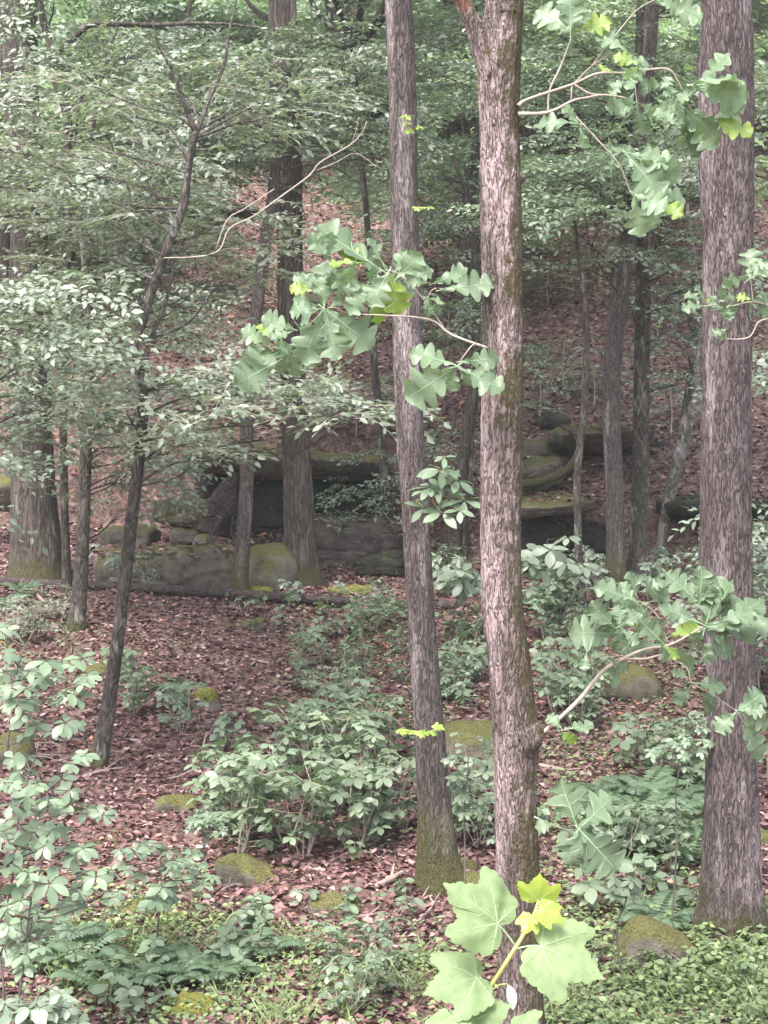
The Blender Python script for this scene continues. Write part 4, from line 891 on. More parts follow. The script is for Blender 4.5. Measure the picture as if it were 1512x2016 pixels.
# ------------------------------------------------------------------ oak sprays of the forked oak and near leaves
def oak_leaf(seed=0, sharp=False, veins=True):
    q = np.random.default_rng(seed); N = 46; cols = [-1, -.55, 0, .55, 1]; nl = 4 if not sharp else 3
    V = []; wig = q.uniform(0, 6.28); asy = q.uniform(-.05, .05); wid = q.uniform(.60, .76); bend = q.uniform(-.05, .4); ph = q.uniform(-.08, .08)
    for i in range(N + 1):
        t = i / N; env = wid * .5 * (sin(pi * min(1, t ** 1.35 * .97 + .02)) ** .62) * (.42 + .58 * sstep(0, .55, t))
        for c in cols:
            s = 1 if c > 0 else -1; f = (t * (nl + .35) + ph * s + asy) % 1; lob = abs(sin(pi * f)) ** (.62 if not sharp else 1.3)
            deep = .70 * sstep(.04, .2, t) * (1 - .5 * sstep(.8, 1, t)); wv = env * (1 - deep * (1 - lob))
            x = t + abs(c) * env * (.20 + .08 * lob) * (1 - t) ** .4; y = c * wv
            z = .16 * abs(y) - bend * t * t * .6 + .06 * sin(wig + t * 11 + c * 2.2) * abs(c) - .25 * y * y
            V.append((x, y, z))
    V = np.array(V); nc = 5; i = np.arange(N)[:, None] * nc; j = np.arange(nc - 1)[None]
    Q = np.stack([i + j, i + nc + j, i + nc + j + 1, i + j + 1], -1).reshape(-1, 4)
    vb = Bag(); mid = V[2::5][: int(N * .95)]; pt = mid + [0, 0, .004]; pt = np.vstack([[-.13, 0, .0], pt[::3]]); vb.tube(np.hstack([pt, np.linspace(.011, .003, len(pt))[:, None]]), seg=4, step=1, cap=False)
    for k in range(nl):
        for s in (0, 4):
            ii = int(N * (k + .62) / (nl + .35)); i0 = max(1, ii - 7)
            if ii < N: 
                a, e = V[i0 * 5 + 2] + [0, 0, .004], V[ii * 5 + s] * [1, .8, 1] + [0, 0, .004]; mm = V[int((i0 * .45 + ii * .55)) * 5 + (1 if s == 0 else 3)] + [0, 0, .006]
                vb.tube(np.array([[*a, .004], [*mm, .003], [*e, .002]]), seg=3, step=1, cap=False)
    vv, vp, _ = vb.arrays(); return (V, Q, np.zeros((0, 3), int)), (vv, np.vstack(vp), np.zeros((0, 3), int))
OAKS = [oak_leaf(s) for s in range(6)]; REDOAK = [oak_leaf(30 + s, True) for s in range(3)]
def conv(l, ox, oy, k): return [tuple([ox + a[0] / k, oy + a[1] / k, ox + a[2] / k, oy + a[3] / k] + list(a[4:])) for a in l]
def leafset(parent, leaves, Y, kinds, r, name='leaves', depth=.12, tmat=None, wfac=1.0):
    """leaves: rows (bx,by,tx,ty[,material key[,roll]])"""
    lb, yb, vb = Bag(), Bag(), Bag(); full = list(leaves)
    for l in leaves if len(leaves) > 12 else ():
        if r.uniform() < .6:
            dx, dy = l[2] - l[0], l[3] - l[1]; a_ = r.choice([-1, 1]) * r.uniform(.5, 1.1); c_, s_ = cos(a_), sin(a_); full.append((l[0] + r.uniform(-8, 8), l[1] + r.uniform(-8, 8), l[0] + (dx * c_ - dy * s_) * .85, l[1] + (dx * s_ + dy * c_) * .85))
    leaves = full
    for k, l in enumerate(leaves):
        y0 = Y + r.uniform(-depth, depth); y1 = y0 + r.uniform(-.05, .05); a = P(l[0], l[1], y0); e = P(l[2], l[3], y1); s = np.linalg.norm(e - a) * 1.04
        fac = -nrm(ray(l[0], l[1])); up = nrm(fac * r.uniform(.6, 1.0) + np.array([0, 0, 1]) * r.uniform(.15, .7) + r.normal(0, .34, 3)); Rm = basis((e - a)[None], up[None]); sh = kinds[int(r.integers(0, len(kinds)))]
        Rm = Rm * np.array([1, wfac * r.uniform(.9, 1.15), 1])[None, None, :]
        bb = yb if len(l) > 4 and l[4] == 'y' else lb; stamp(bb, sh[0], Rm, a[None], s); stamp(bb, sh[1], Rm, a[None], s, m=1)
    if lb.n: lb.build(name, [M['oak'], M['vein_dim']], parent)
    if yb.n: yo = yb.build('young_leaves', [M['oak_y'], M['vein_dim']], parent); yo['label'] = 'yellow-green young leaves'
def branch(parent, paths, Y, label=None, mat='twig', dy=0.0):
    b = Bag()
    for rows in paths:
        pts = np.array([[*P(x, y, Y - dy * i / max(1, len(rows) - 1)), wd * .66 / FPX * Y / 2] for i, (x, y, wd) in enumerate(rows)]); b.tube(pts, seg=7, step=.02, wob=.08)
    o = b.build('branch', M[mat], parent)
    if label: o['label'] = label
    return o
def cp(rows, ox, oy, k): return [(ox + x / k, oy + y / k, w) for x, y, w in rows]
r = np.random.default_rng(99)
b1 = branch(A, [cp([(1400, 715, 8), (1200, 640, 8), (1110, 570, 7), (1000, 545, 6), (840, 535, 5), (640, 525, 4), (510, 500, 3), (300, 710, 3), (180, 690, 2)], 460, 430, 2.8),
                cp([(1165, 610, 4), (1050, 450, 4), (930, 320, 3), (820, 285, 2), (740, 360, 2)], 460, 430, 2.8), cp([(1060, 460, 3), (1100, 390, 3), (1180, 390, 2)], 460, 430, 2.8),
                cp([(1370, 705, 4), (1325, 690, 3), (1260, 770, 3), (1235, 815, 2)], 460, 430, 2.8), cp([(640, 525, 3), (560, 380, 2), (520, 230, 2)], 460, 430, 2.8)], YA - .05, 'mid-height leafy oak branch reaching left across the grey tree')
l1 = [(500, 500, 490, 235), (500, 500, 760, 700), (490, 510, 385, 790), (820, 290, 460, 50), (530, 230, 430, 90), (560, 170, 710, 235, 'y'), (690, 245, 530, 240, 'y'), (830, 270, 745, 115), (850, 290, 915, 520, 'y'), (860, 300, 985, 430), (900, 330, 1030, 200), (940, 330, 1095, 290),
      (740, 360, 640, 525), (750, 370, 830, 570, 'y'), (740, 350, 835, 335), (1150, 395, 1425, 350), (1100, 360, 1285, 285), (1070, 355, 955, 345), (1040, 430, 1165, 470), (1080, 480, 1140, 510), (440, 400, 310, 380, 'y'), (450, 480, 330, 440), (470, 500, 310, 500),
      (440, 300, 330, 345), (540, 260, 610, 400), (620, 400, 560, 480), (520, 300, 440, 400), (200, 690, 45, 620), (190, 650, 150, 575, 'y'), (330, 610, 160, 550), (290, 715, 60, 835), (300, 715, 350, 870), (240, 790, 20, 910), (330, 620, 205, 655), (340, 700, 440, 815), (330, 700, 230, 700), (380, 640, 330, 560), (560, 600, 500, 720)]
leafset(b1, conv(l1, 460, 430, 2.8), YA - .1, OAKS, r, depth=.14, wfac=1.0)
l1b = [(1225, 810, 980, 735), (1255, 790, 1450, 770), (1225, 820, 960, 990), (1240, 820, 1475, 945), (1220, 825, 1195, 950), (1240, 830, 1310, 915)]
b1b = branch(A, [cp([(1368, 705, 3), (1330, 688, 3), (1262, 768, 2), (1235, 815, 2)], 460, 430, 2.8)], YA - .1, 'small hanging oak twig against the trunk')
leafset(b1b, conv(l1b, 460, 430, 2.8), YA - .18, OAKS, r, depth=.03)
b2 = branch(A, [cp([(0, 690, 14), (180, 680, 10), (330, 610, 8), (420, 590, 7), (530, 575, 6), (700, 600, 4)], 1020, 0, 3.073), cp([(0, 640, 14), (60, 600, 9), (330, 510, 8), (480, 445, 8), (660, 440, 7), (890, 415, 6), (960, 480, 5), (1060, 680, 4), (1140, 710, 3)], 1020, 0, 3.073),
                cp([(340, 510, 6), (430, 565, 6), (530, 575, 5)], 1020, 0, 3.073), cp([(180, 680, 6), (190, 550, 6), (240, 440, 6), (270, 370, 5), (330, 210, 4)], 1020, 0, 3.073), cp([(290, 640, 5), (400, 760, 5), (530, 900, 5), (620, 1010, 4), (690, 1180, 4), (760, 1190, 3)], 1020, 0, 3.073),
                cp([(320, 620, 4), (325, 520, 4)], 1020, 0, 3.073), cp([(340, 505, 5), (440, 405, 4), (560, 330, 3), (660, 330, 2)], 1020, 0, 3.073), cp([(700, 440, 4), (720, 640, 3)], 1020, 0, 3.073), cp([(440, 405, 4), (600, 200, 4), (720, 60, 3), (835, -5, 3)], 1020, 0, 3.073), cp([(890, 415, 3), (1060, 510, 3)], 1020, 0, 3.073)], YA - .05, 'upper leafy oak branch spreading towards the thick mauve tree')
l2 = [(1060, 510, 1345, 430), (1060, 540, 950, 480), (1060, 520, 1385, 590), (1140, 710, 1405, 810, 'y'), (1000, 670, 1090, 935), (1020, 670, 1185, 890), (960, 510, 1030, 630), (720, 650, 760, 805), (710, 650, 610, 770), (700, 620, 535, 650), (665, 320, 485, 185), (740, 385, 580, 345, 'y'), (580, 440, 485, 405, 'y'),
      (880, 510, 765, 510), (800, 400, 690, 470), (850, 520, 955, 540), (960, 760, 840, 660), (370, 750, 275, 645), (370, 750, 105, 720), (380, 780, 400, 895), (530, 880, 725, 945), (660, 940, 870, 1170), (750, 970, 985, 1075), (720, 1160, 1015, 1165), (800, 1190, 990, 1305, 'y'), (700, 1190, 745, 1425),
      (330, 200, 120, 50), (300, 190, 440, 70), (330, 190, 555, 115, 'y'), (720, 430, 790, 560), (700, 560, 640, 680), (840, 600, 960, 660), (330, 220, 300, 330), (640, 480, 560, 560), (760, 1000, 860, 1140), (1000, 420, 1050, 400, 'y'), (830, 0, 1115, 88), (845, -20, 1000, 60)]
leafset(b2, conv(l2, 1020, 0, 3.073), YA - .15, OAKS, r, depth=.16, wfac=.98)
b3 = branch(A, [cp([(60, 1110, 12), (100, 1090, 12), (310, 900, 13), (470, 710, 12), (600, 630, 11), (740, 570, 8), (900, 540, 7), (1100, 430, 5)], 1040, 1100, 3.203), cp([(600, 630, 8), (740, 630, 7), (860, 610, 6), (1000, 690, 5), (1030, 780, 4), (1150, 850, 3), (1320, 965, 3)], 1040, 1100, 3.203),
                cp([(650, 590, 4), (560, 460, 3)], 1040, 1100, 3.203), cp([(880, 540, 4), (820, 370, 3), (740, 290, 3), (640, 240, 2)], 1040, 1100, 3.203), cp([(500, 650, 4), (620, 610, 3), (300, 640, 2)], 1040, 1100, 3.203), cp([(1100, 430, 3), (1080, 290, 2)], 1040, 1100, 3.203), cp([(100, 1090, 4), (220, 1080, 3)], 1040, 1100, 3.203)], YA - .05, 'low leafy oak branch growing from the pale knot towards the right')
l3 = [(560, 470, 265, 470), (560, 450, 400, 350), (570, 450, 400, 280), (565, 450, 640, 255), (570, 450, 740, 320), (660, 260, 430, 170), (690, 260, 640, 85), (780, 220, 840, 75), (740, 210, 885, 250), (1080, 290, 890, 85), (1075, 280, 1110, 70), (1090, 280, 1180, 120), (1090, 410, 830, 305), (1110, 420, 1270, 210), (1120, 430, 1510, 430),
      (1120, 440, 1480, 270), (1130, 440, 1290, 605), (1110, 440, 1030, 530), (890, 490, 1065, 420, 'y'), (860, 510, 800, 380), (850, 540, 945, 625, 'y'), (860, 540, 600, 555), (560, 470, 530, 600), (590, 440, 690, 535), (650, 430, 760, 390, 'y'), (500, 640, 570, 795), (510, 620, 625, 710), (490, 605, 385, 600), (370, 620, 275, 650),
      (1020, 780, 1240, 805), (1030, 800, 925, 905), (1080, 850, 1175, 965), (1040, 740, 990, 590), (1090, 650, 1150, 540), (1310, 970, 1190, 1080), (1340, 1000, 1500, 1245), (1350, 980, 1530, 1060), (1320, 960, 1485, 850), (210, 1070, 125, 985), (230, 1080, 405, 1050), (190, 1090, 300, 1155, 'y'), (1200, 400, 1420, 330), (760, 290, 700, 380), (1160, 470, 1250, 560), (1300, 980, 1200, 1010)]
leafset(b3, conv(l3, 1040, 1100, 3.203), YA - .15, OAKS, r, depth=.16, wfac=1.0)
b4 = branch(A, [cp([(80, 740, 6), (200, 800, 5), (350, 860, 4), (560, 925, 4), (680, 910, 3)], 1040, 1500, 6.87)], YA - .08, 'lowest oak twig ending in a rosette of big leaves')
l4 = [(675, 900, 420, 285), (690, 905, 1130, 490), (675, 915, 540, 1370), (700, 925, 1190, 1450), (350, 840, 115, 880), (690, 930, 740, 1250), (360, 830, 420, 700)]
leafset(b4, conv(l4, 1040, 1500, 6.87), YA - .2, OAKS, r, depth=.04, wfac=1.25)
# sprigs of creeper on the grey tree
def sprig(name, label, cat, whorls, Y, leafm, stem, leaf=LEAF5, wt=(0, -.55, 1), parent=None, group=None):
    base = P(stem[0][0], stem[0][1], Y); o = root(name, base); tag(o, label, cat, group); lb, tb = Bag(), Bag(); q = np.random.default_rng(int(abs(whorls[0][0] * 7 + whorls[0][1])))
    pts = np.array([[*P(x, y, Y), .0025] for x, y in stem]); tb.tube(pts, seg=5, step=.05)
    for x, y, R, *n in whorls:
        c = P(x, y, Y - q.uniform(0, .12)); near = pts[np.argmin(np.linalg.norm(pts[:, :3] - c, axis=1)), :3]; tb.tube(crooked(near, c, q, 2, .05, .0022, .0015), seg=4, step=.05)
        whorl(lb, tb, c, R / FPX * Y, q, leaf, n[0] if n else None, tilt=wt)
    lb.build('leaves', leafm, o); tb.build('stems', M['stem_g'], o); return o
sprig('creeper', 'leafy creeper sprig with whorled leaflets climbing the grey tree at mid height', 'creeper', [(868, 925, 48), (900, 945, 50), (845, 960, 46), (915, 985, 46), (870, 1010, 50), (835, 1000, 40), (885, 980, 40), (875, 900, 28), (865, 960, 40), (835, 965, 34), (905, 1005, 36)], YB - .25, M['leaf_near'], [(818, 985), (850, 975), (868, 940), (875, 905)], blade(1, .42, 4, .15, .18, .55))
sprig('creeper', 'tiny yellow-green sprig high on the grey tree', 'creeper', [(800, 228, 20), (799, 242, 14), (805, 256, 16), (822, 250, 13)], YB - .15, M['oak_y'], [(800, 262), (800, 245), (799, 225)], LEAF_R)
sprig('creeper', 'small row of yellow-green leaves on the grey tree beside the oak leaves', 'creeper', [(820, 409, 12), (833, 409, 10), (845, 408, 11)], YB - .15, M['oak_y'], [(812, 408), (845, 409)], LEAF_R)
sprig('creeper', 'thin pale-leaved shoot crossing the lower grey tree', 'creeper', [(812, 1440, 14), (830, 1443, 14), (848, 1442, 14), (862, 1430, 15), (790, 1438, 14)], YB - .15, M['oak_y'], [(780, 1440), (825, 1446), (868, 1432)], LEAF_R)
sprig('seedling', 'bright tiny four-leaved sprig by the lowest oak rosette', 'seedling', [(1178, 1643, 16, 4)], YA + .4, M['leaf_pale'], [(1176, 1720), (1178, 1643)], LEAF_R)

# oak sapling out of view at the right, its twigs reach in
x5 = P(1590, 900, YC - .6)[0]; os_ = root('oak_sapling', (x5, YC - .6, float(H(x5, YC - .6)))); tag(os_, 'bright lobed oak leaves reaching in over the thick mauve tree from the right edge', 'oak sapling')
W5 = np.array([[x5, YC - .6, float(H(x5, YC - .6)) - .1, .02], [x5 + .02, YC - .6, 2.5, .015], [x5, YC - .6, 4.6, .008]]); V, Q, T = tube(W5, 10, .08, wob=.08); add('trunk', V, [Q, T], M['bark_s'], os_)
b5 = branch(os_, [cp([(2150, 1250, 8), (1700, 1100, 6), (1512, 1160, 5), (1360, 1220, 5), (1240, 1430, 4), (1050, 1480, 4), (860, 1470, 3)], 1320, 480, 7.875), cp([(1700, 1000, 4), (1280, 900, 4), (900, 970, 3), (450, 960, 3)], 1320, 480, 7.875), cp([(1280, 900, 4), (1250, 620, 3), (1225, 470, 3)], 1320, 480, 7.875)], YC - .6)
l5 = [(1220, 520, 1250, 70), (1200, 490, 810, 650), (1250, 510, 1520, 420), (1260, 640, 1410, 620), (500, 960, 190, 985), (470, 870, 210, 760), (700, 980, 1060, 1010), (900, 985, 920, 1180), (750, 900, 990, 790), (1250, 860, 1030, 810, 'y'), (1280, 890, 1530, 850), (1250, 930, 1230, 1185), (1260, 930, 1540, 1100), (520, 970, 800, 1010), (560, 930, 600, 850, 'y'), (860, 1330, 650, 1390)]
leafset(b5, conv(l5, 1320, 480, 7.875), YC - .62, REDOAK, r, depth=.06, wfac=1.15)

# big leaved saplings at the left edge
def sapling(name, label, px, py, whorls, Y, k=2.964, ox=0, oy=1220, mat='leaf_near', leaf=LEAF5, dY=.35, cat='sapling'):
    g = G(px, py); g = np.array([P(px, 1000, Y)[0], Y, 0.0]); g[2] = float(H(g[0], g[1])); o = root(name, g); tag(o, label, cat); lb, tb = Bag(), Bag(); q = np.random.default_rng(px + 1000)
    cs = [(P(ox + x / k, oy + y / k, Y + q.uniform(-dY, dY)), R * .95 / k / FPX * Y) for x, y, R in whorls]
    for rp_ in (.78, .7): cs += [(P(ox + (x + q.uniform(-1, 1) * R) / k, oy + (y + q.uniform(-.6, 1) * R) / k, Y + q.uniform(-dY, dY)), R * rp_ / k / FPX * Y) for x, y, R in whorls]
    top = max(c[2] for c, _ in cs); mx = np.mean([c[0] for c, _ in cs]); W = np.array([[g[0], g[1], g[2] - .05, .007], [g[0] * .7 + mx * .3, Y, g[2] + (top - g[2]) * .4, .0055], [g[0] * .4 + mx * .6, Y, g[2] + (top - g[2]) * .8, .004], [mx, Y, top, .003]])
    W = catmull(W, .25); W[1:-1, :2] += q.normal(0, .02, (len(W) - 2, 2)); tb.tube(W, seg=7, step=.05, wob=.05)
    Wd = catmull(W, .1)
    for c, R in cs:
        lo = Wd[Wd[:, 2] < c[2] + .02]; lo = lo if len(lo) else Wd[:1]; n_ = lo[np.argmin(np.linalg.norm(lo[:, :3] - c, axis=1)), :3]
        tb.tube(crooked(n_, c, q, 3, .05, .004, .002), seg=5, step=.06); whorl(lb, tb, c, R, q, leaf, tilt=(.1, -.45, 1))
    lb.build('leaves', M[mat], o); tb.build('stems', M['twig_d'], o); return o
sapling('hickory_sapling', 'tall big-leaved sapling at the left edge, upper of the near leaf sprays', -40, 0, [(270, 240, 150), (480, 225, 125), (440, 430, 130), (150, 400, 100), (110, 490, 120), (310, 460, 60), (150, 590, 115), (380, 600, 115), (20, 60, 120), (20, 200, 110), (360, 250, 100), (30, 320, 110), (20, 440, 100)], 7.6)
sapling('hickory_sapling', 'big-leaved sapling low at the left edge, below the first near leaf spray', -20, 0, [(150, 800, 130), (420, 840, 105), (360, 930, 125), (220, 950, 120), (60, 1080, 125), (280, 1090, 140), (500, 1100, 110), (200, 1240, 140), (470, 1330, 140), (90, 1350, 130), (330, 1230, 120), (30, 950, 100), (20, 1230, 110)], 7.3)
sapling('hickory_sapling', 'drooping large-leaved sapling in the lower left corner', 10, 0, [(290, 1540, 140), (110, 1540, 130), (100, 1640, 100), (190, 1690, 90), (70, 1800, 110), (250, 1830, 115), (400, 1810, 80), (660, 1620, 80), (560, 1500, 110), (480, 1560, 110), (30, 1700, 110), (20, 1900, 120), (150, 1950, 120)], 7.2)
sapling('hickory_sapling', 'leafy sapling with whorled leaves above the lower left ferns', 300, 0, [(900, 1330, 125), (1110, 1370, 95), (1060, 1500, 110), (900, 1640, 115), (820, 1300, 90), (1000, 1440, 100), (1180, 1540, 80), (950, 1560, 110), (760, 1350, 80), (820, 1480, 80)], 8.6, dY=.2)
sapling('hickory_sapling', 'whorled bright seedling against the mossed dark stone, left of the dense patch', 395, 0, [(60, 830, 60), (110, 860, 60), (130, 800, 55), (90, 780, 55), (30, 880, 45), (160, 850, 50), (200, 870, 50), (110, 930, 45)], 9.8, k=3.15, ox=370, oy=1350, dY=.1)
sapling('hickory_sapling', 'sapling with bluish-white leaves in the bottom left corner', 30, 0, [(50, 900 - 45, 90), (120, 850, 100), (200, 810, 95), (250, 870, 90), (180, 900, 90), (90, 840, 80), (20, 830, 80), (240, 790, 60)], 6.4, k=1.99, ox=0, oy=1560, mat='leaf_pale', dY=.12)
sapling('hickory_sapling', 'whorled pale seedling between the forked oak and the thick mauve tree', 1330, 0, [(1020, 1010, 55), (1070, 1040, 50), (1000, 1090, 60), (1090, 1080, 60), (920, 1140, 65), (1010, 1160, 65), (830, 1200, 70), (1100, 1150, 60), (780, 1220, 60), (1090, 1220, 55), (900, 1230, 65), (980, 1240, 60)], 8.9, k=3.203, ox=1040, oy=1100, dY=.12)
sapling('hickory_sapling', 'broad-leaved seedling below the oak rosette, right of the forked oak', 1225, 0, [(1180, 1560, 190), (1400, 1600, 200), (1300, 1680, 170)], 8.2, k=6.87, ox=1040, oy=1500, dY=.1, mat='leaf_seed')
sapling('hickory_sapling', 'leafy seedling covering the large mossy boulder in part', 915, 0, [(360, 700, 60), (290, 760, 60), (400, 740, 55), (310, 820, 60), (270, 690, 50), (390, 600, 45), (360, 860, 60)], 9.3, k=1.99, ox=752, oy=1150, dY=.12, mat='leaf_seed')
sapling('spicebush', 'broad-leaved shaded shrub right of the forked oak at ledge height', 1065, 0, [(600, 970, 90), (660, 960, 90), (690, 1000, 90), (590, 1010, 80), (640, 1040, 80), (720, 1010, 80), (560, 990, 80)], 17.0, k=1.99, ox=752, oy=600, mat='leaf', cat='shrub', dY=.3)
sapling('spicebush', 'broad-leaved shaded shrub just left of the forked oak at ledge height', 900, 0, [(300, 1040, 80), (350, 1010, 80), (260, 1060, 80), (370, 1070, 80), (320, 1090, 70), (230, 1040, 70)], 16.5, k=1.99, ox=752, oy=600, mat='leaf', cat='shrub', dY=.3)

# two stray leaves of near branches at the frame edges
# ------------------------------------------------------------------ foreground young plant with large lobed leaves
HALF = [(1.0, 0), (.90, .06), (.84, .12), (.80, .19), (.71, .20), (.66, .27), (.60, .28), (.55, .33), (.56, .42), (.62, .54), (.60, .66), (.50, .66), (.42, .70), (.33, .64), (.25, .66), (.17, .60), (.08, .61), (-.01, .55), (-.08, .56), (-.16, .47), (-.14, .38), (-.21, .28), (-.19, .17), (-.12, .07), (0.0, .0)]
def palm_leaf(seed, cup=.1, bend=.25, wid=1.0):
    q = np.random.default_rng(seed); o = np.array(HALF + [(x, -y) for x, y in HALF[-2:0:-1]]); o = np.vstack([catmull(np.hstack([o, np.zeros((len(o), 1)), np.ones((len(o), 1))]), .045)[:, :2]]) if False else o
    # subdivide outline with small teeth
    pts = []
    n = len(o)
    for i in range(n):
        a, b_ = o[i], o[(i + 1) % n]; pts.append(a); m = (a + b_) / 2; d = nrm(np.array([a[1] - b_[1], b_[0] - a[0]])); d = d if d @ (m - [.2, 0]) > 0 else -d; pts.append(m + d * q.uniform(.002, .02))
    o = np.array(pts) * [1, wid]; c = np.array([.03, 0]); rings = [.12, .3, .5, .7, .86, 1.0]; V = [[*c, 0]]; n = len(o)
    for s in rings:
        for p in o: V.append([*(c + (p - c) * s), 0])
    V = np.array(V); x, y = V[:, 0], V[:, 1]; rr = np.hypot(x, y); th = np.arctan2(y, x)
    V[:, 2] = -bend * np.clip(x, 0, 2) ** 2 + cup * np.abs(y) * .8 - .35 * y * y + .02 * np.cos(th * 6.4) * rr * 2 + .022 * fbm(np.stack([x * 3, y * 3, x * 0 + seed], -1), 2) * 2
    T = [(0, 1 + i, 1 + (i + 1) % n) for i in range(n)]; Q = []
    for k in range(len(rings) - 1):
        a, b_ = 1 + k * n, 1 + (k + 1) * n
        for i in range(n): Q.append((a + i, b_ + i, b_ + (i + 1) % n, a + (i + 1) % n))
    vb = Bag()
    def zof(p):
        d = np.linalg.norm(V[:, :2] - p, axis=1); k = np.argsort(d)[:3]; w_ = 1 / (d[k] + 1e-3); return (V[k, 2] * w_).sum() / w_.sum()
    def vein(a, b_, w0, w1):
        a, b_ = np.array(a), np.array(b_); t = np.linspace(0, 1, 7); p = a + (b_ - a) * t[:, None]; vb.tube(np.array([[u[0], u[1], zof(u) + .004, w0 + (w1 - w0) * s] for u, s in zip(p, t)]), seg=4, step=1, cap=False)
    tips = [(.95, 0), (.56, .60 * wid), (.56, -.60 * wid), (-.12, .42 * wid), (-.12, -.42 * wid)]
    for i, tp in enumerate(tips):
        vein((0, 0), tp, .007, .002)
        d = np.array(tp); pn = nrm(np.array([-d[1], d[0]])); ln = np.linalg.norm(d)
        for f in (.28, .46, .64, .8):
            for s in (-1, 1):
                e = d * (f + .14) + pn * s * ln * (.26 if i else .24) * (1.15 - f) ; vein(d * f, e, .0024, .001)
    vv, vp, _ = vb.arrays(); return (V, np.array(Q), np.array(T)), (vv, np.vstack(vp), np.zeros((0, 3), int))
Ym = 2.2
g = np.array([P(880, 2300, Ym)[0] - .03, Ym, float(H(0, Ym))]); mp_ = root('maple_sapling', g); tag(mp_, 'foreground young sapling with large pale lobed leaves and yellow-green top leaves', 'sapling')
st_pts = [[g[0] - .02, Ym + .05, g[2] - .05, .008], [g[0] - .03, Ym + .04, 1.0, .0065], [*P(800, 2290, Ym), .005]] + [[*P(x, y, Ym), wd] for x, y, wd in ((911, 2020, .0032), (970, 1935, .0030), (1015, 1865, .0028), (1038, 1828, .0024), (1053, 1795, .0018), (1060, 1772, .0014))]
V, Q, T = tube(np.array(st_pts), 12, .02, wob=.05); add('stem', V, [Q, T], M['stem_g'], mp_)
def big_leaf(jx, jy, tx, ty, Yj, Yt, mat, seed, wid=1.0, node=None, upw=.55, tiltx=0.0, bend=.25):
    lf, vn = palm_leaf(seed, q_.uniform(.05, .15), bend, wid); a = P(jx, jy, Yj); e = P(tx, ty, Yt); s = np.linalg.norm(e - a)
    up = nrm(-nrm(ray(jx, jy)) + np.array([tiltx, 0, upw])); Rm = basis((e - a)[None], up[None])
    b = Bag(); stamp(b, lf, Rm, a[None], s); o = b.build('leaf', M[mat], mp_); b = Bag(); stamp(b, vn, Rm, a[None], s)
    if node is not None:
        nw = P(node[0], node[1], Ym); mid = (a + nw) / 2 + np.array([0, 0, .002]); b.tube(np.array([[*nw, .0014], [*mid, .0012], [*a, .0011]]), seg=6, step=.01)
    b.build('veins', M['vein'], o); return o
q_ = np.random.default_rng(4)
big_leaf(979, 1818, 886, 1738, Ym - .01, Ym - .03, 'maple', 1, .92, (1014, 1862), .45)
big_leaf(1066, 1862, 1192, 1920, Ym - .01, Ym - .04, 'maple', 2, .92, (1016, 1868), .35, .1)
big_leaf(938, 1926, 836, 1948, Ym - .015, Ym - .05, 'maple', 3, .95, (968, 1938), .6)
big_leaf(930, 2012, 1000, 1975, Ym - .03, Ym - .04, 'maple', 4, 1.2, (915, 2020), .5)
big_leaf(900, 2010, 862, 2060, Ym - .06, Ym - .1, 'maple', 5, 1.0, (900, 2040), .5)
big_leaf(1010, 2040, 1075, 2030, Ym - .06, Ym - .1, 'maple', 7, .9, (900, 2050), .5)
big_leaf(1060, 1770, 1062, 1728, Ym, Ym - .02, 'maple_y', 6, 1.1, (1056, 1790), .3)
big_leaf(1046, 1806, 1030, 1838, Ym, Ym - .02, 'maple_y', 8, .9, (1052, 1800), .3)
big_leaf(1066, 1790, 1116, 1818, Ym - .01, Ym - .02, 'maple_y', 9, .7, (1056, 1788), .2)
big_leaf(1056, 1800, 1072, 1816, Ym - .01, Ym - .02, 'maple_y', 10, .9, (1054, 1798), .3)
wl = Bag(); 
wv, wq, wt = blade(1, .42, 6, .3, .9, .45); a = P(1000, 1938, Ym); e = P(1014, 1990, Ym - .01)
stamp(wl, (wv, wq, wt), basis((e - a)[None], nrm(np.array([[.2, -1, .2]]))), a[None], np.linalg.norm(e - a)); wo = wl.build('leaf', M['white_leaf'], mp_); wo['label'] = 'curled leaf showing its silvery underside'
b = Bag(); b.tube(np.array([[*P(968, 1950, Ym), .0012], [*P(985, 1938, Ym), .001], [*P(1000, 1938, Ym), .001]]), seg=5, step=.01); b.build('petiole', M['stem_g'], mp_)

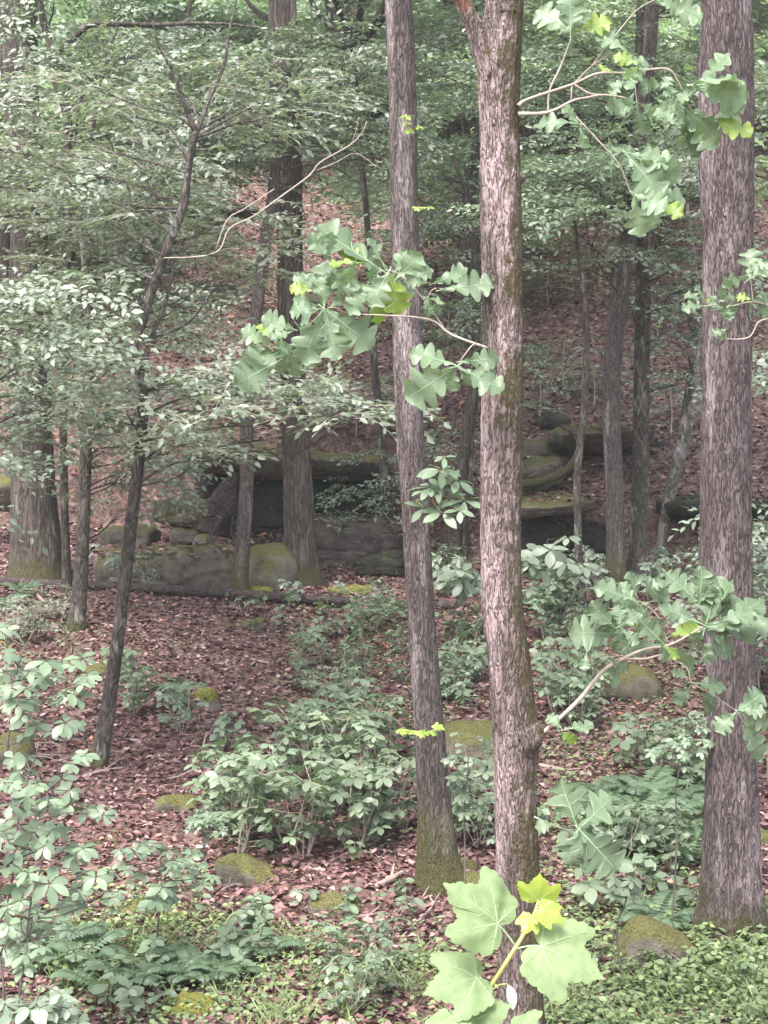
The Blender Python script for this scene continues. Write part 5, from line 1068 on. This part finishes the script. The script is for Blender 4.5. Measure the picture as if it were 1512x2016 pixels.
# ------------------------------------------------------------------ haze volume added to lift the blacks
hv = np.array([(x, y, z) for z in (-3.0, 50.0) for y in (-22.0, 95.0) for x in (-110.0, 110.0)])
hm, ht, hN, hL = newmat('haze'); hp = hN.new('ShaderNodeVolumePrincipled'); hp.inputs['Density'].default_value = .0012; hp.inputs['Color'].default_value = (.86, .92, .9, 1); hp.inputs['Anisotropy'].default_value = .2
ho = hN.new('ShaderNodeOutputMaterial'); hL.new(hp.outputs[0], ho.inputs['Volume'])
hz = add('haze', hv, [np.array([(0, 2, 3, 1), (4, 5, 7, 6), (0, 1, 5, 4), (2, 6, 7, 3), (0, 4, 6, 2), (1, 3, 7, 5)])], hm, smooth=False); tag(hz, 'thin pale haze volume added to veil the dark tones', 'haze', kind='stuff')
# ------------------------------------------------------------------ landmark phrases and labels
for ph, x, y in [('the foot of the thin grey tree', 868, 1740), ('the foot of the thick mauve tree', 1440, 1850), ('the pale knot', 1060, 1440), ('the foot of the leaning sapling', 192, 1515), ('the foot of the big brown tree', 75, 1150),
                 ('the foot of the dark upright sapling', 150, 1235), ('the long flat-topped boulder', 330, 1120), ('the rounded end boulder', 525, 1130), ('the dark hollow', 560, 980), ('the broad overhang', 560, 900), ('the right end of the fallen pole', 690, 1195), ('the middle of the fallen pole', 430, 1180),
                 ('the bright mossed round stone', 404, 1375), ('the bare dark moss stone', 345, 1600), ('the slanting moss slab', 490, 1735), ('the large mossy boulder', 960, 1475), ('the slanting yellow-green block', 1290, 1890), ('the vivid moss at the bottom edge', 365, 2000), ('the mossy earth mound', 1240, 1370),
                 ('the oak rosette', 1140, 1640), ('the big lobed foreground leaves', 1000, 1900), ('the mossy layered lip', 1100, 1010), ('the overhanging grey block', 1200, 865), ('the S-curved tree foot', 1208, 1160), ('the black hillside overhang', 450, 430), ('the pale outcrop', 455, 200), ('the torn fork of the oak', 940, 60),
                 ('the upper grey trunk', 790, 230), ('the middle of the grey trunk', 820, 1000), ('the lower grey trunk', 845, 1420), ('the yellow-green oak leaf', 1430, 250), ('the upper left fork', 105, 110), ('the left oak spray', 640, 600), ('the pale hanging limb', 610, 340), ('the creeper sprig', 870, 970), ('the low oak spray', 1300, 1230),
                 ('the pale leaning tree', 1340, 880), ('the lower left near leaves', 90, 1800), ('the upper left near leaves', 90, 1350), ('the middle of the dense patch', 600, 1560), ('the thick broken stick by the grey tree', 770, 1738), ('the mossy hollow log', 365, 1010), ('the upper mauve trunk', 1430, 560), ('the thin dark trunk at the slope', 735, 760), ('the top of the S-curved tree', 1275, 60), ('the right end of the oak spray', 1490, 620)]:
    lmk(ph, x, y)
for o in ():
    pass
resolve_labels()
